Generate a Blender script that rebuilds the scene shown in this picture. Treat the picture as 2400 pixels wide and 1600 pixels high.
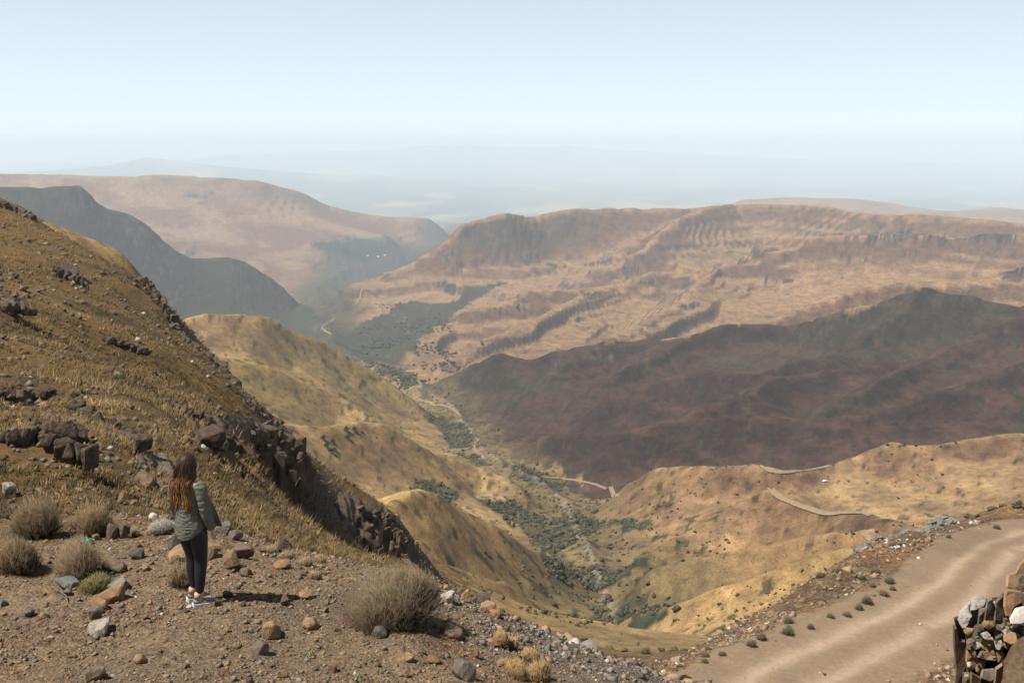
import bpy, bmesh, math, random
import numpy as np
from mathutils import Vector, Matrix

for _o in list(bpy.data.objects):
    bpy.data.objects.remove(_o)
scn = bpy.context.scene
COL = scn.collection

# ------------------------------------------------------------------ camera
# the eye stands at the origin on the top of the pass, about 5 m above the ledge
IW, IH, FPX = 2352.0, 1568.0, 2286.67       # units in which control points were measured
LEVEL = 323.0                               # row of the true level line
PITCH = math.atan((IH / 2 - LEVEL) / FPX)
cam_d = bpy.data.cameras.new('camera')
cam = bpy.data.objects.new('camera', cam_d)
COL.objects.link(cam)
cam_d.lens = 35.0
cam_d.sensor_width = 36.0
cam_d.clip_start = 0.1
cam_d.clip_end = 300000.0
cam.location = (0, 0, 0)
cam.rotation_euler = (math.pi / 2 - PITCH, 0, 0)
scn.camera = cam

# ------------------------------------------------------------------ light
SUN_EL, SUN_H = math.radians(60.0), np.array([-0.92, -0.39])
SUN_H = SUN_H / np.linalg.norm(SUN_H)
SUN = Vector((SUN_H[0] * math.cos(SUN_EL), SUN_H[1] * math.cos(SUN_EL), math.sin(SUN_EL)))
world = bpy.data.worlds.new('World')
scn.world = world
world.use_nodes = True
_n = world.node_tree.nodes
_sky = _n.new('ShaderNodeTexSky')
_sky.sky_type = 'NISHITA'
_sky.sun_disc = False
_sky.sun_elevation = SUN_EL
_sky.sun_rotation = math.atan2(SUN.x, SUN.y)
_sky.altitude = 2800.0
_sky.air_density = 0.9
_sky.dust_density = 0.0
_sky.ozone_density = 3.0
_bg = _n['Background']
_bg.inputs['Strength'].default_value = 0.1
# a hazy veil over the sky, thickest low down and thinning with height all the way round
_l = world.node_tree.links
_tc = _n.new('ShaderNodeTexCoord')
_sep = _n.new('ShaderNodeSeparateXYZ'); _l.new(_tc.outputs['Generated'], _sep.inputs[0])
_ab = _n.new('ShaderNodeMath'); _ab.operation = 'ABSOLUTE'; _l.new(_sep.outputs['Z'], _ab.inputs[0])
_om = _n.new('ShaderNodeMath'); _om.operation = 'SUBTRACT'; _om.inputs[0].default_value = 1.0; _l.new(_ab.outputs[0], _om.inputs[1])
_pw = _n.new('ShaderNodeMath'); _pw.operation = 'POWER'; _pw.inputs[1].default_value = 1.5; _l.new(_om.outputs[0], _pw.inputs[0])
_vc = _n.new('ShaderNodeVectorMath'); _vc.operation = 'SCALE'; _vc.inputs[0].default_value = (4.55, 5.25, 5.65); _l.new(_pw.outputs[0], _vc.inputs['Scale'])
_veil = _n.new('ShaderNodeVectorMath'); _veil.operation = 'MULTIPLY_ADD'
_veil.inputs[1].default_value = (0.14, 0.14, 0.14)
_l.new(_sky.outputs[0], _veil.inputs[0]); _l.new(_vc.outputs[0], _veil.inputs[2])
_l.new(_veil.outputs[0], _bg.inputs[0])
sun_d = bpy.data.lights.new('sun', 'SUN')
sun_d.energy = 5.0
sun_d.angle = math.radians(0.5)
sun_d.color = (1.0, 0.955, 0.88)
sun = bpy.data.objects.new('sun', sun_d)
COL.objects.link(sun)
sun.rotation_euler = SUN.to_track_quat('Z', 'Y').to_euler()

vs = scn.view_settings
vs.view_transform = 'Standard'
vs.look = 'None'
vs.gamma = 1.0
vs.use_curve_mapping = False
vs.exposure = 0.72
scn.cycles.max_bounces = 4
scn.cycles.diffuse_bounces = 2
scn.cycles.glossy_bounces = 1
scn.cycles.volume_bounces = 3
scn.cycles.transparent_max_bounces = 4

rng = np.random.default_rng(11)
random.seed(5)
# ------------------------------------------------------------------ helpers
def tag(o, label=None, cat=None, group=None, kind=None):
    if label: o['label'] = label
    if cat: o['category'] = cat
    if group: o['group'] = group
    if kind: o['kind'] = kind
    return o

def ray(px, py):
    x = (px - IW / 2) / FPX
    u = (IH / 2 - py) / FPX
    return np.array([x, math.cos(PITCH) + u * math.sin(PITCH), -math.sin(PITCH) + u * math.cos(PITCH)])

def at(px, py, d):
    r = ray(px, py)
    return r * (d / r[1])

def hash2(ix, iy, seed):
    h = (ix.astype(np.int64) * 374761393 + iy.astype(np.int64) * 668265263 + seed * 1442695041) & 0xFFFFFFFF
    h = ((h ^ (h >> 13)) * 1274126177) & 0xFFFFFFFF
    h = (h ^ (h >> 16)) & 0xFFFFFFFF
    return h.astype(np.float64) / 2147483648.0 - 1.0

def vn(x, y, seed=0):
    xf, yf = np.floor(x), np.floor(y)
    ix, iy = xf.astype(np.int64), yf.astype(np.int64)
    fx, fy = x - xf, y - yf
    u = fx * fx * fx * (fx * (fx * 6 - 15) + 10)
    v = fy * fy * fy * (fy * (fy * 6 - 15) + 10)
    a = hash2(ix, iy, seed); b = hash2(ix + 1, iy, seed)
    c = hash2(ix, iy + 1, seed); d = hash2(ix + 1, iy + 1, seed)
    return (a + (b - a) * u) * (1 - v) + (c + (d - c) * u) * v

def fbm(x, y, oct=4, seed=0, gain=0.5):
    s = 0; a = 1.0; t = 0
    for k in range(oct):
        s = s + a * vn(x, y, seed + k * 17); t += a
        x, y = (x * 1.6 - y * 1.2) + 13.1, (x * 1.2 + y * 1.6) + 7.7
        a *= gain
    return s / t

def sm(a, b, x):
    t = np.clip((x - a) / (b - a), 0, 1)
    return t * t * (3 - 2 * t)

def inpoly(x, y, poly):
    r = np.zeros(x.shape, bool)
    n = len(poly)
    for i in range(n):
        x0, y0 = poly[i]; x1, y1 = poly[(i + 1) % n]
        if y0 == y1: continue
        c = ((y0 > y) != (y1 > y)) & (x < (x1 - x0) * (y - y0) / (y1 - y0) + x0)
        r ^= c
    return r

def segdist(x, y, line):
    """distance to a plan polyline and the parameter along it"""
    best = np.full(x.shape, 1e18); par = np.zeros(x.shape)
    for i in range(len(line) - 1):
        ax, ay = line[i][:2]; bx, by = line[i + 1][:2]
        dx, dy = bx - ax, by - ay
        t = np.clip(((x - ax) * dx + (y - ay) * dy) / (dx * dx + dy * dy + 1e-12), 0, 1)
        d = np.hypot(x - ax - t * dx, y - ay - t * dy)
        m = d < best
        best[m] = d[m]; par[m] = i + t[m]
    return best, par

def mesh_obj(name, V, Fc, mat=None, parent=None, smooth=False, cols=None, colname='col'):
    """V (n,3), Fc (m,k) numpy arrays or lists -> one linked mesh object"""
    me = bpy.data.meshes.new(name)
    V = np.asarray(V, np.float32)
    if isinstance(Fc, np.ndarray):
        m, k = Fc.shape
        me.vertices.add(len(V)); me.vertices.foreach_set('co', V.ravel())
        me.loops.add(m * k); me.loops.foreach_set('vertex_index', Fc.astype(np.int32).ravel())
        me.polygons.add(m)
        me.polygons.foreach_set('loop_start', np.arange(0, m * k, k, dtype=np.int32))
        me.polygons.foreach_set('loop_total', np.full(m, k, np.int32))
    else:
        me.from_pydata(V.tolist(), [], Fc)
    if cols is not None:
        a = me.color_attributes.new(colname, 'FLOAT_COLOR', 'POINT')
        c = np.ones((len(V), 4), np.float32); c[:, :cols.shape[1]] = cols
        a.data.foreach_set('color', c.ravel())
    me.update(calc_edges=True)
    me.validate()
    if smooth:
        me.polygons.foreach_set('use_smooth', np.ones(len(me.polygons), bool))
    o = bpy.data.objects.new(name, me)
    COL.objects.link(o)
    if mat: me.materials.append(mat)
    if parent: o.parent = parent
    return o

def empty(name, loc=(0, 0, 0), rz=0.0):
    o = bpy.data.objects.new(name, None)
    o.empty_display_size = 0.2
    COL.objects.link(o)
    o.location = loc; o.rotation_euler = (0, 0, rz)
    return o

class NT:
    """small node-tree helper"""
    def __init__(s, name):
        s.m = bpy.data.materials.new(name); s.m.use_nodes = True
        s.t = s.m.node_tree; s.b = s.t.nodes['Principled BSDF']
    def n(s, typ, ins=None, **kw):
        o = s.t.nodes.new(typ)
        for k, v in kw.items(): setattr(o, k, v)
        for k, v in (ins or {}).items():
            if isinstance(v, bpy.types.NodeSocket): s.t.links.new(v, o.inputs[k])
            else: o.inputs[k].default_value = v
        return o
    def noise(s, vec, scale, detail=4, rough=0.55):
        return s.n('ShaderNodeTexNoise', {'Vector': vec, 'Scale': scale, 'Detail': detail, 'Roughness': rough}).outputs[0]
    def ramp(s, fac, stops):
        r = s.n('ShaderNodeValToRGB', {'Fac': fac})
        e = r.color_ramp.elements
        e[0].position, e[0].color = stops[0][0], (*stops[0][1], 1)
        e[1].position, e[1].color = stops[-1][0], (*stops[-1][1], 1)
        for p, c in stops[1:-1]:
            x = e.new(p); x.color = (*c, 1)
        return r.outputs[0]
    def mr(s, v, a, b, c, d):
        return s.n('ShaderNodeMapRange', {0: v, 1: a, 2: b, 3: c, 4: d}).outputs[0]
    def mix(s, f, a, b, blend='MIX'):
        o = s.n('ShaderNodeMix', data_type='RGBA', blend_type=blend)
        for k, v in ((0, f), (6, a), (7, b)):
            if isinstance(v, bpy.types.NodeSocket): s.t.links.new(v, o.inputs[k])
            else: o.inputs[k].default_value = v if k == 0 else (*v, 1)
        return o.outputs[2]
    def math(s, op, a, b=0.0):
        o = s.n('ShaderNodeMath', operation=op)
        for k, v in ((0, a), (1, b)):
            if isinstance(v, bpy.types.NodeSocket): s.t.links.new(v, o.inputs[k])
            else: o.inputs[k].default_value = v
        return o.outputs[0]
    def bump(s, h, strength, dist):
        return s.n('ShaderNodeBump', {'Height': h, 'Strength': strength, 'Distance': dist}).outputs[0]
    def out(s, color=None, rough=0.9, normal=None, spec=0.2):
        for k, v in (('Base Color', color), ('Roughness', rough), ('Normal', normal), ('Specular IOR Level', spec)):
            if v is None: continue
            if isinstance(v, bpy.types.NodeSocket): s.t.links.new(v, s.b.inputs[k])
            elif k == 'Base Color': s.b.inputs[k].default_value = (*v, 1)
            else: s.b.inputs[k].default_value = v
        return s.m
    def pos(s):
        return s.n('ShaderNodeNewGeometry').outputs['Position']
    def attr(s, name='col'):
        return s.n('ShaderNodeAttribute', attribute_name=name).outputs['Color']
    def obj(s):
        return s.n('ShaderNodeTexCoord').outputs['Object']
# ------------------------------------------------------------------ the lie of the land
# measured control lines (column, row, metres ahead): crests, spurs, gullies, river
L = {}
L['river'] = [(1400,1430,490),(1400,1380,570),(1370,1300,720),(1320,1210,880),(1300,1135,1050),(1200,1085,1230),(1110,1040,1420),(1090,985,1620),(1030,930,1900),(960,890,2200),(880,848,2600),(770,785,3250),(740,720,4400),(725,660,6000),(800,615,8000),(930,590,8700),(1005,562,9300),(1042,536,10800),(1052,512,15000)]
# right spur with the hairpin track
L['e1'] = [(1420,1140,1000),(1450,1108,960),(1500,1086,920),(1600,1077,880),(1700,1070,850),(1740,1066,840),(1790,1072,830),(1850,1078,850),(1900,1065,870),(1960,1045,880),(2040,1008,880),(2100,1012,870),(2200,1008,860),(2352,998,850),(2600,985,850)]
L['f1'] = [(2030,1190,560),(1900,1165,620),(1770,1118,690),(1680,1165,680),(1600,1210,670),(1500,1265,650),(1420,1330,620)]
L['g1'] = [(1650,1130,770),(1550,1185,760),(1400,1235,800)]
L['f2'] = [(1990,1215,480),(1850,1240,500),(1700,1270,510),(1580,1290,520),(1500,1315,530),(1440,1360,540)]
L['f3'] = [(1950,1260,400),(1800,1300,400),(1650,1345,410),(1550,1385,420),(1470,1405,450)]
L['f4'] = [(1820,1370,330),(1700,1420,330),(1550,1450,360),(1450,1460,400)]
L['f5'] = [(1650,1470,280),(1450,1500,330),(1350,1475,400)]
L['rside'] = [(2352,1100,700),(2200,1120,660),(2100,1150,620)]
L['rside2'] = [(2600,1090,600),(2500,1150,480),(2352,1165,420),(2150,1190,440)]
# yellow spurs on the left of the valley
L['s4'] = [(860,1170,460),(940,1133,490),(1010,1140,520),(1100,1190,560),(1200,1250,590),(1290,1285,620),(1340,1330,610)]
L['s4f'] = [(950,1250,420),(1000,1220,460),(1100,1290,480)]
L['s5'] = [(940,1285,360),(1060,1310,390),(1150,1335,420),(1230,1385,440),(1260,1410,450)]
L['s5f'] = [(1000,1345,300),(1100,1378,320),(1180,1407,350),(1250,1440,370)]
L['s3'] = [(640,960,880),(700,965,900),(830,960,960),(889,970,980),(978,1020,1000),(1029,1039,1030),(1115,1073,1050),(1184,1104,1030),(1208,1135,1000)]
L['s3f'] = [(700,1050,760),(800,1040,860),(900,1060,880),(1000,1090,900),(1050,1130,840),(1130,1160,860),(1200,1170,900)]
L['s3g'] = [(900,1120,740),(800,1090,700)]
L['k2'] = [(480,812,1130),(520,815,1150),(600,825,1180),(640,835,1200),(700,865,1230),(790,905,1260),(830,930,1260),(850,950,1240)]
L['k2f'] = [(560,900,1050),(650,900,1080),(750,940,1080)]
L['k1'] = [(430,765,1480),(540,752,1550),(620,745,1600),(680,770,1650),(740,800,1700),(800,840,1720),(870,880,1740),(950,925,1720)]
L['k1f'] = [(600,790,1400),(750,860,1450),(850,900,1500),(900,950,1400),(950,980,1350),(1000,1000,1320),(1045,1018,1390)]
# burnt mountain side on the right
L['b'] = [(985,888,2150),(1060,850,2100),(1130,830,2050),(1220,840,2050),(1330,805,2050),(1400,782,2050),(1510,770,2050),(1600,748,2050),(1700,730,2050),(1790,737,2050),(1900,712,2000),(2000,700,1950),(2110,667,1950),(2200,672,1900),(2352,685,1850),(2600,690,1800)]
L['bg'] = [(2600,700,1600),(2352,722,1600),(2220,778,1550),(2126,826,1500),(1938,851,1480),(1800,870,1480),(1695,864,1500),(1600,857,1550),(1500,880,1560),(1400,905,1560)]
L['bh'] = [(2200,730,1750),(2000,765,1800),(1800,800,1780),(1600,800,1800),(1400,840,1800)]
L['bk'] = [(2600,790,1250),(2352,830,1250),(2150,900,1200),(1980,950,1180),(1850,965,1180),(1650,960,1220),(1450,990,1250),(1250,1000,1350)]
L['bf'] = [(1120,1020,1480),(1200,1068,1290),(1330,1085,1180),(1440,1100,1080),(1600,1060,1080),(1800,1050,1050),(2000,1005,1080),(2200,990,1050),(2352,960,1050),(2600,950,1050)]
# brown plateau hills beyond
L['ntip'] = [(1065,512,5000),(1035,545,4900),(975,585,4800),(900,620,4700),(820,640,4700),(740,690,4300)]
L['nsky'] = [(1090,500,5000),(1160,487,5000),(1230,493,5200),(1300,477,5200),(1500,477,5300),(1600,478,5300),(1680,470,5300),(1800,468,5200),(1900,472,5000),(1970,485,4800),(2100,493,4600),(2352,508,4400),(2600,510,4300)]
L['nc'] = [(1130,590,4500),(1270,597,4400),(1420,600,4400)]
L['nc2'] = [(1150,630,4100),(1270,640,4100),(1400,625,4150)]
L['nm'] = [(1150,530,4850),(1270,540,4900),(1450,540,4700),(1650,540,4500)]
L['t1'] = [(1740,560,3900),(1900,540,3800),(2100,535,3700),(2352,535,3600),(2600,535,3600)]
L['t1f'] = [(1950,590,3300),(2200,600,3200),(2352,580,3200),(2600,590,3200)]
L['t0'] = [(1950,520,4100),(2150,518,4100),(2352,520,4000)]
L['s2'] = [(1780,575,3700),(1650,610,3700),(1500,620,3800),(1400,650,3700),(1300,660,3650),(1200,670,3600),(1100,700,3500),(1000,740,3400),(950,780,3150)]
L['s2f'] = [(1500,700,3100),(1400,720,3000),(1250,720,3200),(1100,770,2900),(1000,840,2600)]
L['s2g'] = [(1350,770,2500),(1200,800,2600),(1080,830,2500),(1000,870,2450)]
L['sr3'] = [(2600,600,2700),(2352,610,2700),(2100,630,2700),(1950,665,2650),(1850,700,2600),(1750,735,2550)]
L['sr3b'] = [(1900,620,3200),(1700,650,3200),(1650,700,2900),(1600,740,2700)]
# dark ridge with cliffs on the left, far ridge behind it
L['l'] = [(-250,420,4000),(0,426,4125),(140,426,4250),(190,430,4330),(214,433,4372),(228,470,4385),(240,486,4396),(290,491,4420),(332,512,4440),(385,560,4500),(430,590,4500),(530,590,4562),(575,605,4625),(640,650,4687),(700,700,4750),(735,740,4625)]
L['lf'] = [(0,470,3625),(100,480,3625),(200,520,3875),(300,600,3625),(400,660,3875),(450,700,3750),(550,700,3875),(650,730,4000),(700,770,3937)]
L['lg'] = [(500,742,3500),(420,730,3125)]
L['m'] = [(-250,396,9100),(120,400,9100),(300,405,9240),(375,400,9240),(500,407,9380),(590,415,9380),(690,440,9520),(750,470,9660),(870,495,9800),(980,500,9940),(1008,515,9900)]
L['mf'] = [(420,520,7000),(300,480,7839),(500,500,7979),(700,540,8119),(850,560,8260),(900,540,8680)]
L['mg'] = [(450,560,6580),(600,600,7000),(700,580,7559),(750,600,7699)]
# the mesa behind, the lowland and its far blue hills
L['mesa'] = [(1640,478,12420),(1665,462,12150),(1700,448,12150),(1800,443,12150),(1950,448,12150),(2050,462,12150),(2100,474,12150)]
L['mesa2'] = [(2180,476,11610),(2290,468,11610),(2310,478,11610),(2600,482,10800)]
L['far1'] = [(180,392,34000),(270,376,35000),(340,362,35000),(400,372,35000),(440,390,34000)]
L['far2'] = [(-100,378,62000),(300,372,62000),(440,369,62000),(530,355,60000),(700,352,60000),(920,345,60000),(950,335,60000),(1100,335,60000),(1130,344,60000),(1270,340,60000),(1300,332,60000),(1340,344,60000),(1580,355,60000),(1750,366,60000),(2000,372,62000),(2352,377,64000),(2600,378,64000)]
P3 = []   # plain points x, y, z
def addp(x, y, z): P3.append((x, y, z))
for X in (-9000, -3000, 2000, 8000, 14000):
    addp(X, 17500, -1480)
for X in (-16000, -6000, 2000, 10000, 20000):
    addp(X, 26000, -1680)
for X in (-30000, -10000, 8000, 28000):
    addp(X, 48000, -1750)
for X in (-60000, -20000, 20000, 60000):
    addp(X, 92000, -2000)
for c, r, d, dz in ((1300,477,6800,-420),(1680,470,7200,-480),(2100,493,7000,-420),(2352,508,6500,-350),(300,405,11500,-560),(690,440,11600,-400),(870,495,11800,-400),
                    (1800,443,14000,-700),(2250,470,13500,-520),(0,425,5400,-330),(240,470,5400,-300),(480,590,5300,-80),
                    (620,745,2050,-130),(800,840,2050,-90),(600,825,1330,-40),(1600,748,2300,-70),(1900,712,2280,-80),(2200,672,2100,-20),
                    (1130,830,2280,-80),(1500,1086,1000,-30),(940,1133,600,-62),(1100,1190,650,-48),(2100,1012,960,-40),
                    (1770,1118,735,-26),(1700,1270,560,-24),(1800,1300,440,-20),(1060,1310,430,-22),(700,965,1000,-34),(889,970,1060,-30),(1600,1210,715,-20)):
    b = at(c, r, d)
    # a point that far behind a crest, lowered so that the back of the ridge falls away
    z0 = ray(c, r)[2] / ray(c, r)[1] * d
    addp(b[0], d, z0 + dz)
# near field: ledge, hillside, road bank (column, row, metres)
N = {}
N['l1'] = [(-300,1568,7.9),(0,1568,7.9),(300,1568,7.95),(600,1568,8.0),(850,1568,8.1),(1100,1568,8.3),(1250,1568,8.7)]
N['l0'] = [(-300,1700,6.6),(0,1700,6.6),(600,1700,6.7),(1000,1700,6.9),(1300,1700,7.4)]
N['l2'] = [(-250,1400,9.8),(0,1400,9.8),(300,1400,9.75),(450,1385,9.84),(700,1420,9.6),(900,1450,9.5),(1100,1480,9.6),(1250,1520,9.7)]
N['l3'] = [(-200,1250,12.2),(0,1250,12.2),(250,1250,12.2),(500,1290,11.5),(700,1310,11.5),(850,1335,11.4),(980,1340,11.7),(1100,1380,11.3),(1200,1425,11.0),(1290,1468,11.2)]
N['l4'] = [(-150,1150,14.5),(0,1150,14.5),(200,1160,14.5),(350,1190,14.0),(500,1230,13.3),(600,1262,13.0),(740,1285,13.2),(860,1310,13.0)]
N['h0'] = [(-300,900,26),(-150,950,26),(0,1000,24),(0,900,36),(0,750,70),(0,600,130),(0,452,230)]
N['h00'] = [(-300,700,60),(-300,500,130),(-300,330,220)]
N['h1'] = [(200,1090,17.5),(200,1050,20),(200,950,33),(200,800,70)]
N['h2'] = [(350,1130,18.5),(350,1000,34),(350,850,65)]
N['h3'] = [(500,1195,20),(500,1100,33),(500,950,60)]
N['h4'] = [(600,1243,20),(600,1180,30),(600,1100,45)]
N['sky'] = [(60,480,215),(130,530,205),(200,570,190),(320,630,170),(375,695,155),(395,728,148),(450,790,140),(510,838,128),(545,885,122),(600,930,114),(650,975,108),(690,1020,106)]
N['cresta'] = [(480,1045,72),(560,1090,72),(640,1168,66),(705,1228,60),(735,1258,55),(748,1305,46)]
N['hc'] = [(700,1290,26),(650,1265,22)]
N['cl1'] = [(480,985,90),(560,992,95)]
N['crag2'] = [(700,1045,130),(800,1110,130),(880,1160,128),(918,1195,126)]
N['crag2b'] = [(850,1290,108),(935,1310,116),(985,1332,112),(800,1250,100)]
N['ledgefall'] = [(1300,1500,14),(1400,1540,20),(1500,1575,28)]
N['bank'] = [(1440,1600,31.5),(1480,1560,35),(1560,1520,38.5),(1640,1495,41),(1715,1470,42.5),(1770,1400,47.5),(1850,1362,51),(1920,1325,55),(1975,1280,61),(2060,1245,66),(2160,1222,70),(2250,1205,74),(2352,1196,78)]
N['road'] = [(1700,1640,32),(1800,1560,36.3),(1970,1480,41),(2130,1400,46.5),(2200,1350,50.5),(2240,1300,56),(2290,1255,62),(2400,1225,68),(2650,1205,72)]
N['roadr'] = [(2080,1610,34.5),(2200,1480,41),(2330,1380,47.5),(2460,1300,56),(2650,1260,62)]
N['bankr'] = [(2250,1184,84),(2352,1172,88),(2600,1160,90)]
for X, Y, Z in ((-19.0, 84, -34.5), (-18.0, 92, -38.0), (-13, 78, -34), (-11, 92, -40.5), (-9, 70, -31.5), (-6, 58, -27.5), (-19.5, 98, -40.5),
                (-2, 45, -23.5), (-1, 30, -16.5), (-0.5, 20, -11.0), (-2, 16, -8.4), (1.2, 14.5, -8.2), (3.5, 25, -15.5),
                (9, 55, -34), (15, 68, -40), (22, 78, -42), (0, 60, -36), (30, 90, -46), (40, 105, -50), (6, 42, -27),
                (0, 120, -72), (30, 150, -86), (70, 170, -90), (-20, 170, -84), (60, 110, -54), (-20, 112, -45), (-35, 150, -52), (-60, 215, -60), (-90, 300, -75), (-130, 420, -110),
                (4.0, 5.5, -5.6), (8, 8, -7.0), (10, 13, -9.5), (16, 15, -9.5), (12.5, 21, -14), (16, 26, -16.5), (8, 17.5, -11.2), (24, 24, -12), (30, 32, -15), (22, 33, -20.5),
                (-130, 330, -30), (-230, 330, 0), (-200, 200, 10), (-400, 700, -130), (-700, 1200, -170), (-150, 130, 4), (-60, 40, 2), (-30, 15, -3), (-14, 6, -3.6),
                (-3, 3, -3.0), (2, 3, -3.4), (0, 1, -2.2), (8, 3, -4.5)):
    addp(X, Y, Z)

from concurrent.futures import ThreadPoolExecutor
POOL = ThreadPoolExecutor(4)

def build_rbf():
    U = []
    for src, step in ((L, 0.035), (N, 0.05)):
        for k, ln in src.items():
            pts = [at(*p) for p in ln]
            for a, b in zip(pts[:-1], pts[1:]):
                da = math.hypot(math.log(math.hypot(a[0], a[1]) / math.hypot(b[0], b[1])),
                                math.atan2(a[0], a[1]) - math.atan2(b[0], b[1]))
                n = max(1, int(round(da / step)))
                for i in range(n): U.append(a + (b - a) * (i / n))
            U.append(pts[-1])
    U += [np.array(p, float) for p in P3]
    U = np.array(U)
    r = np.hypot(U[:, 0], U[:, 1])
    q = np.stack([np.log(r), np.arctan2(U[:, 0], U[:, 1])], 1)
    v = U[:, 2] / r
    # drop points that crowd one another
    keep = []
    for i in range(len(q)):
        if not keep or np.min(np.hypot(*(q[keep] - q[i]).T)) > 0.011: keep.append(i)
    q, v = q[keep], v[keep]
    C2 = 0.007 ** 2
    D = np.sqrt(((q[:, None] - q[None]) ** 2).sum(2) + C2)
    n = len(q)
    A = np.zeros((n + 3, n + 3))
    A[:n, :n] = D - np.eye(n) * 0.0002
    A[:n, n] = 1; A[:n, n + 1:] = q
    A[n, :n] = 1; A[n + 1:, :n] = q.T
    w = np.linalg.solve(A, np.concatenate([v, np.zeros(3)]))
    return q, w, C2
RQ, RW, RC2 = build_rbf()
print('control points', len(RQ))

def base_h(x, y):
    sh = x.shape
    x = x.ravel(); y = y.ravel()
    r = np.hypot(x, y) + 1e-9
    u = np.log(r).astype(np.float32); t = np.arctan2(x, y).astype(np.float32)
    out = np.empty(len(x))
    q = RQ.astype(np.float32); w = RW[:-3].astype(np.float32)
    def job(i):
        s = slice(i, i + 8000)
        d = (u[s, None] - q[None, :, 0]) ** 2
        d += (t[s, None] - q[None, :, 1]) ** 2
        d += np.float32(RC2)
        np.sqrt(d, out=d)
        out[s] = d @ w + RW[-3] + RW[-2] * u[s] + RW[-1] * t[s]
    if len(x) <= 8000: job(0)
    else: list(POOL.map(job, range(0, len(x), 8000)))
    return (out * r).reshape(sh)

# plan line of the near road and how it levels the ground
ROAD = [at(*p)[:2] for p in N['road']]
ROADZ = [at(*p)[2] for p in N['road']]

_CR = ['e1','f1','f2','f3','s3','s4','s5','k1','k2','b','bg','bk','s2','sr3','t1','nsky','l','m','ntip','xa','xb','xc','xd','xe','xf','xg','xh','xi']
def lp(line):
    P = np.array([at(*p) for p in line])
    return list(zip(np.log(np.hypot(P[:, 0], P[:, 1])), np.arctan2(P[:, 0], P[:, 1])))
# lesser spurs that run down from the crests
L['xa'] = [(2110,667,1950),(2000,740,1800),(1900,800,1680),(1780,850,1560)]
L['xb'] = [(1800,870,1480),(1700,920,1330),(1560,965,1240),(1420,1000,1230)]
L['xc'] = [(1560,752,2040),(1450,840,1820),(1330,900,1650),(1200,980,1480)]
L['xd'] = [(1340,803,2050),(1230,880,1850),(1140,950,1650)]
L['xe'] = [(2126,826,1500),(1980,900,1330),(1860,960,1180)]
L['xf'] = [(1680,470,5300),(1560,520,4900),(1480,560,4500),(1400,590,4400)]
L['xg'] = [(1900,545,3800),(1720,600,3700)]
L['xh'] = [(1650,612,3700),(1560,690,3150),(1480,740,2850),(1380,790,2500)]
L['xi'] = [(1400,650,3700),(1250,720,3200),(1120,780,2850),(1010,840,2600)]
LP_CR = [lp(L[k]) for k in _CR]
LP_RV = lp(L['river'])

def near_crest(x, y):
    u = np.log(np.hypot(x, y) + 1e-9); t = np.arctan2(x, y)
    wob = (.005 * vn(u * 22, t * 22, 301) + .002 * vn(u * 60, t * 60, 302)) * sm(8.2, 7.6, u)
    d = np.full(x.shape, 9.0)
    for c in LP_CR: np.minimum(d, segdist(u + wob, t - wob, c)[0], out=d)
    return d, segdist(u, t, LP_RV)[0]

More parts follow.
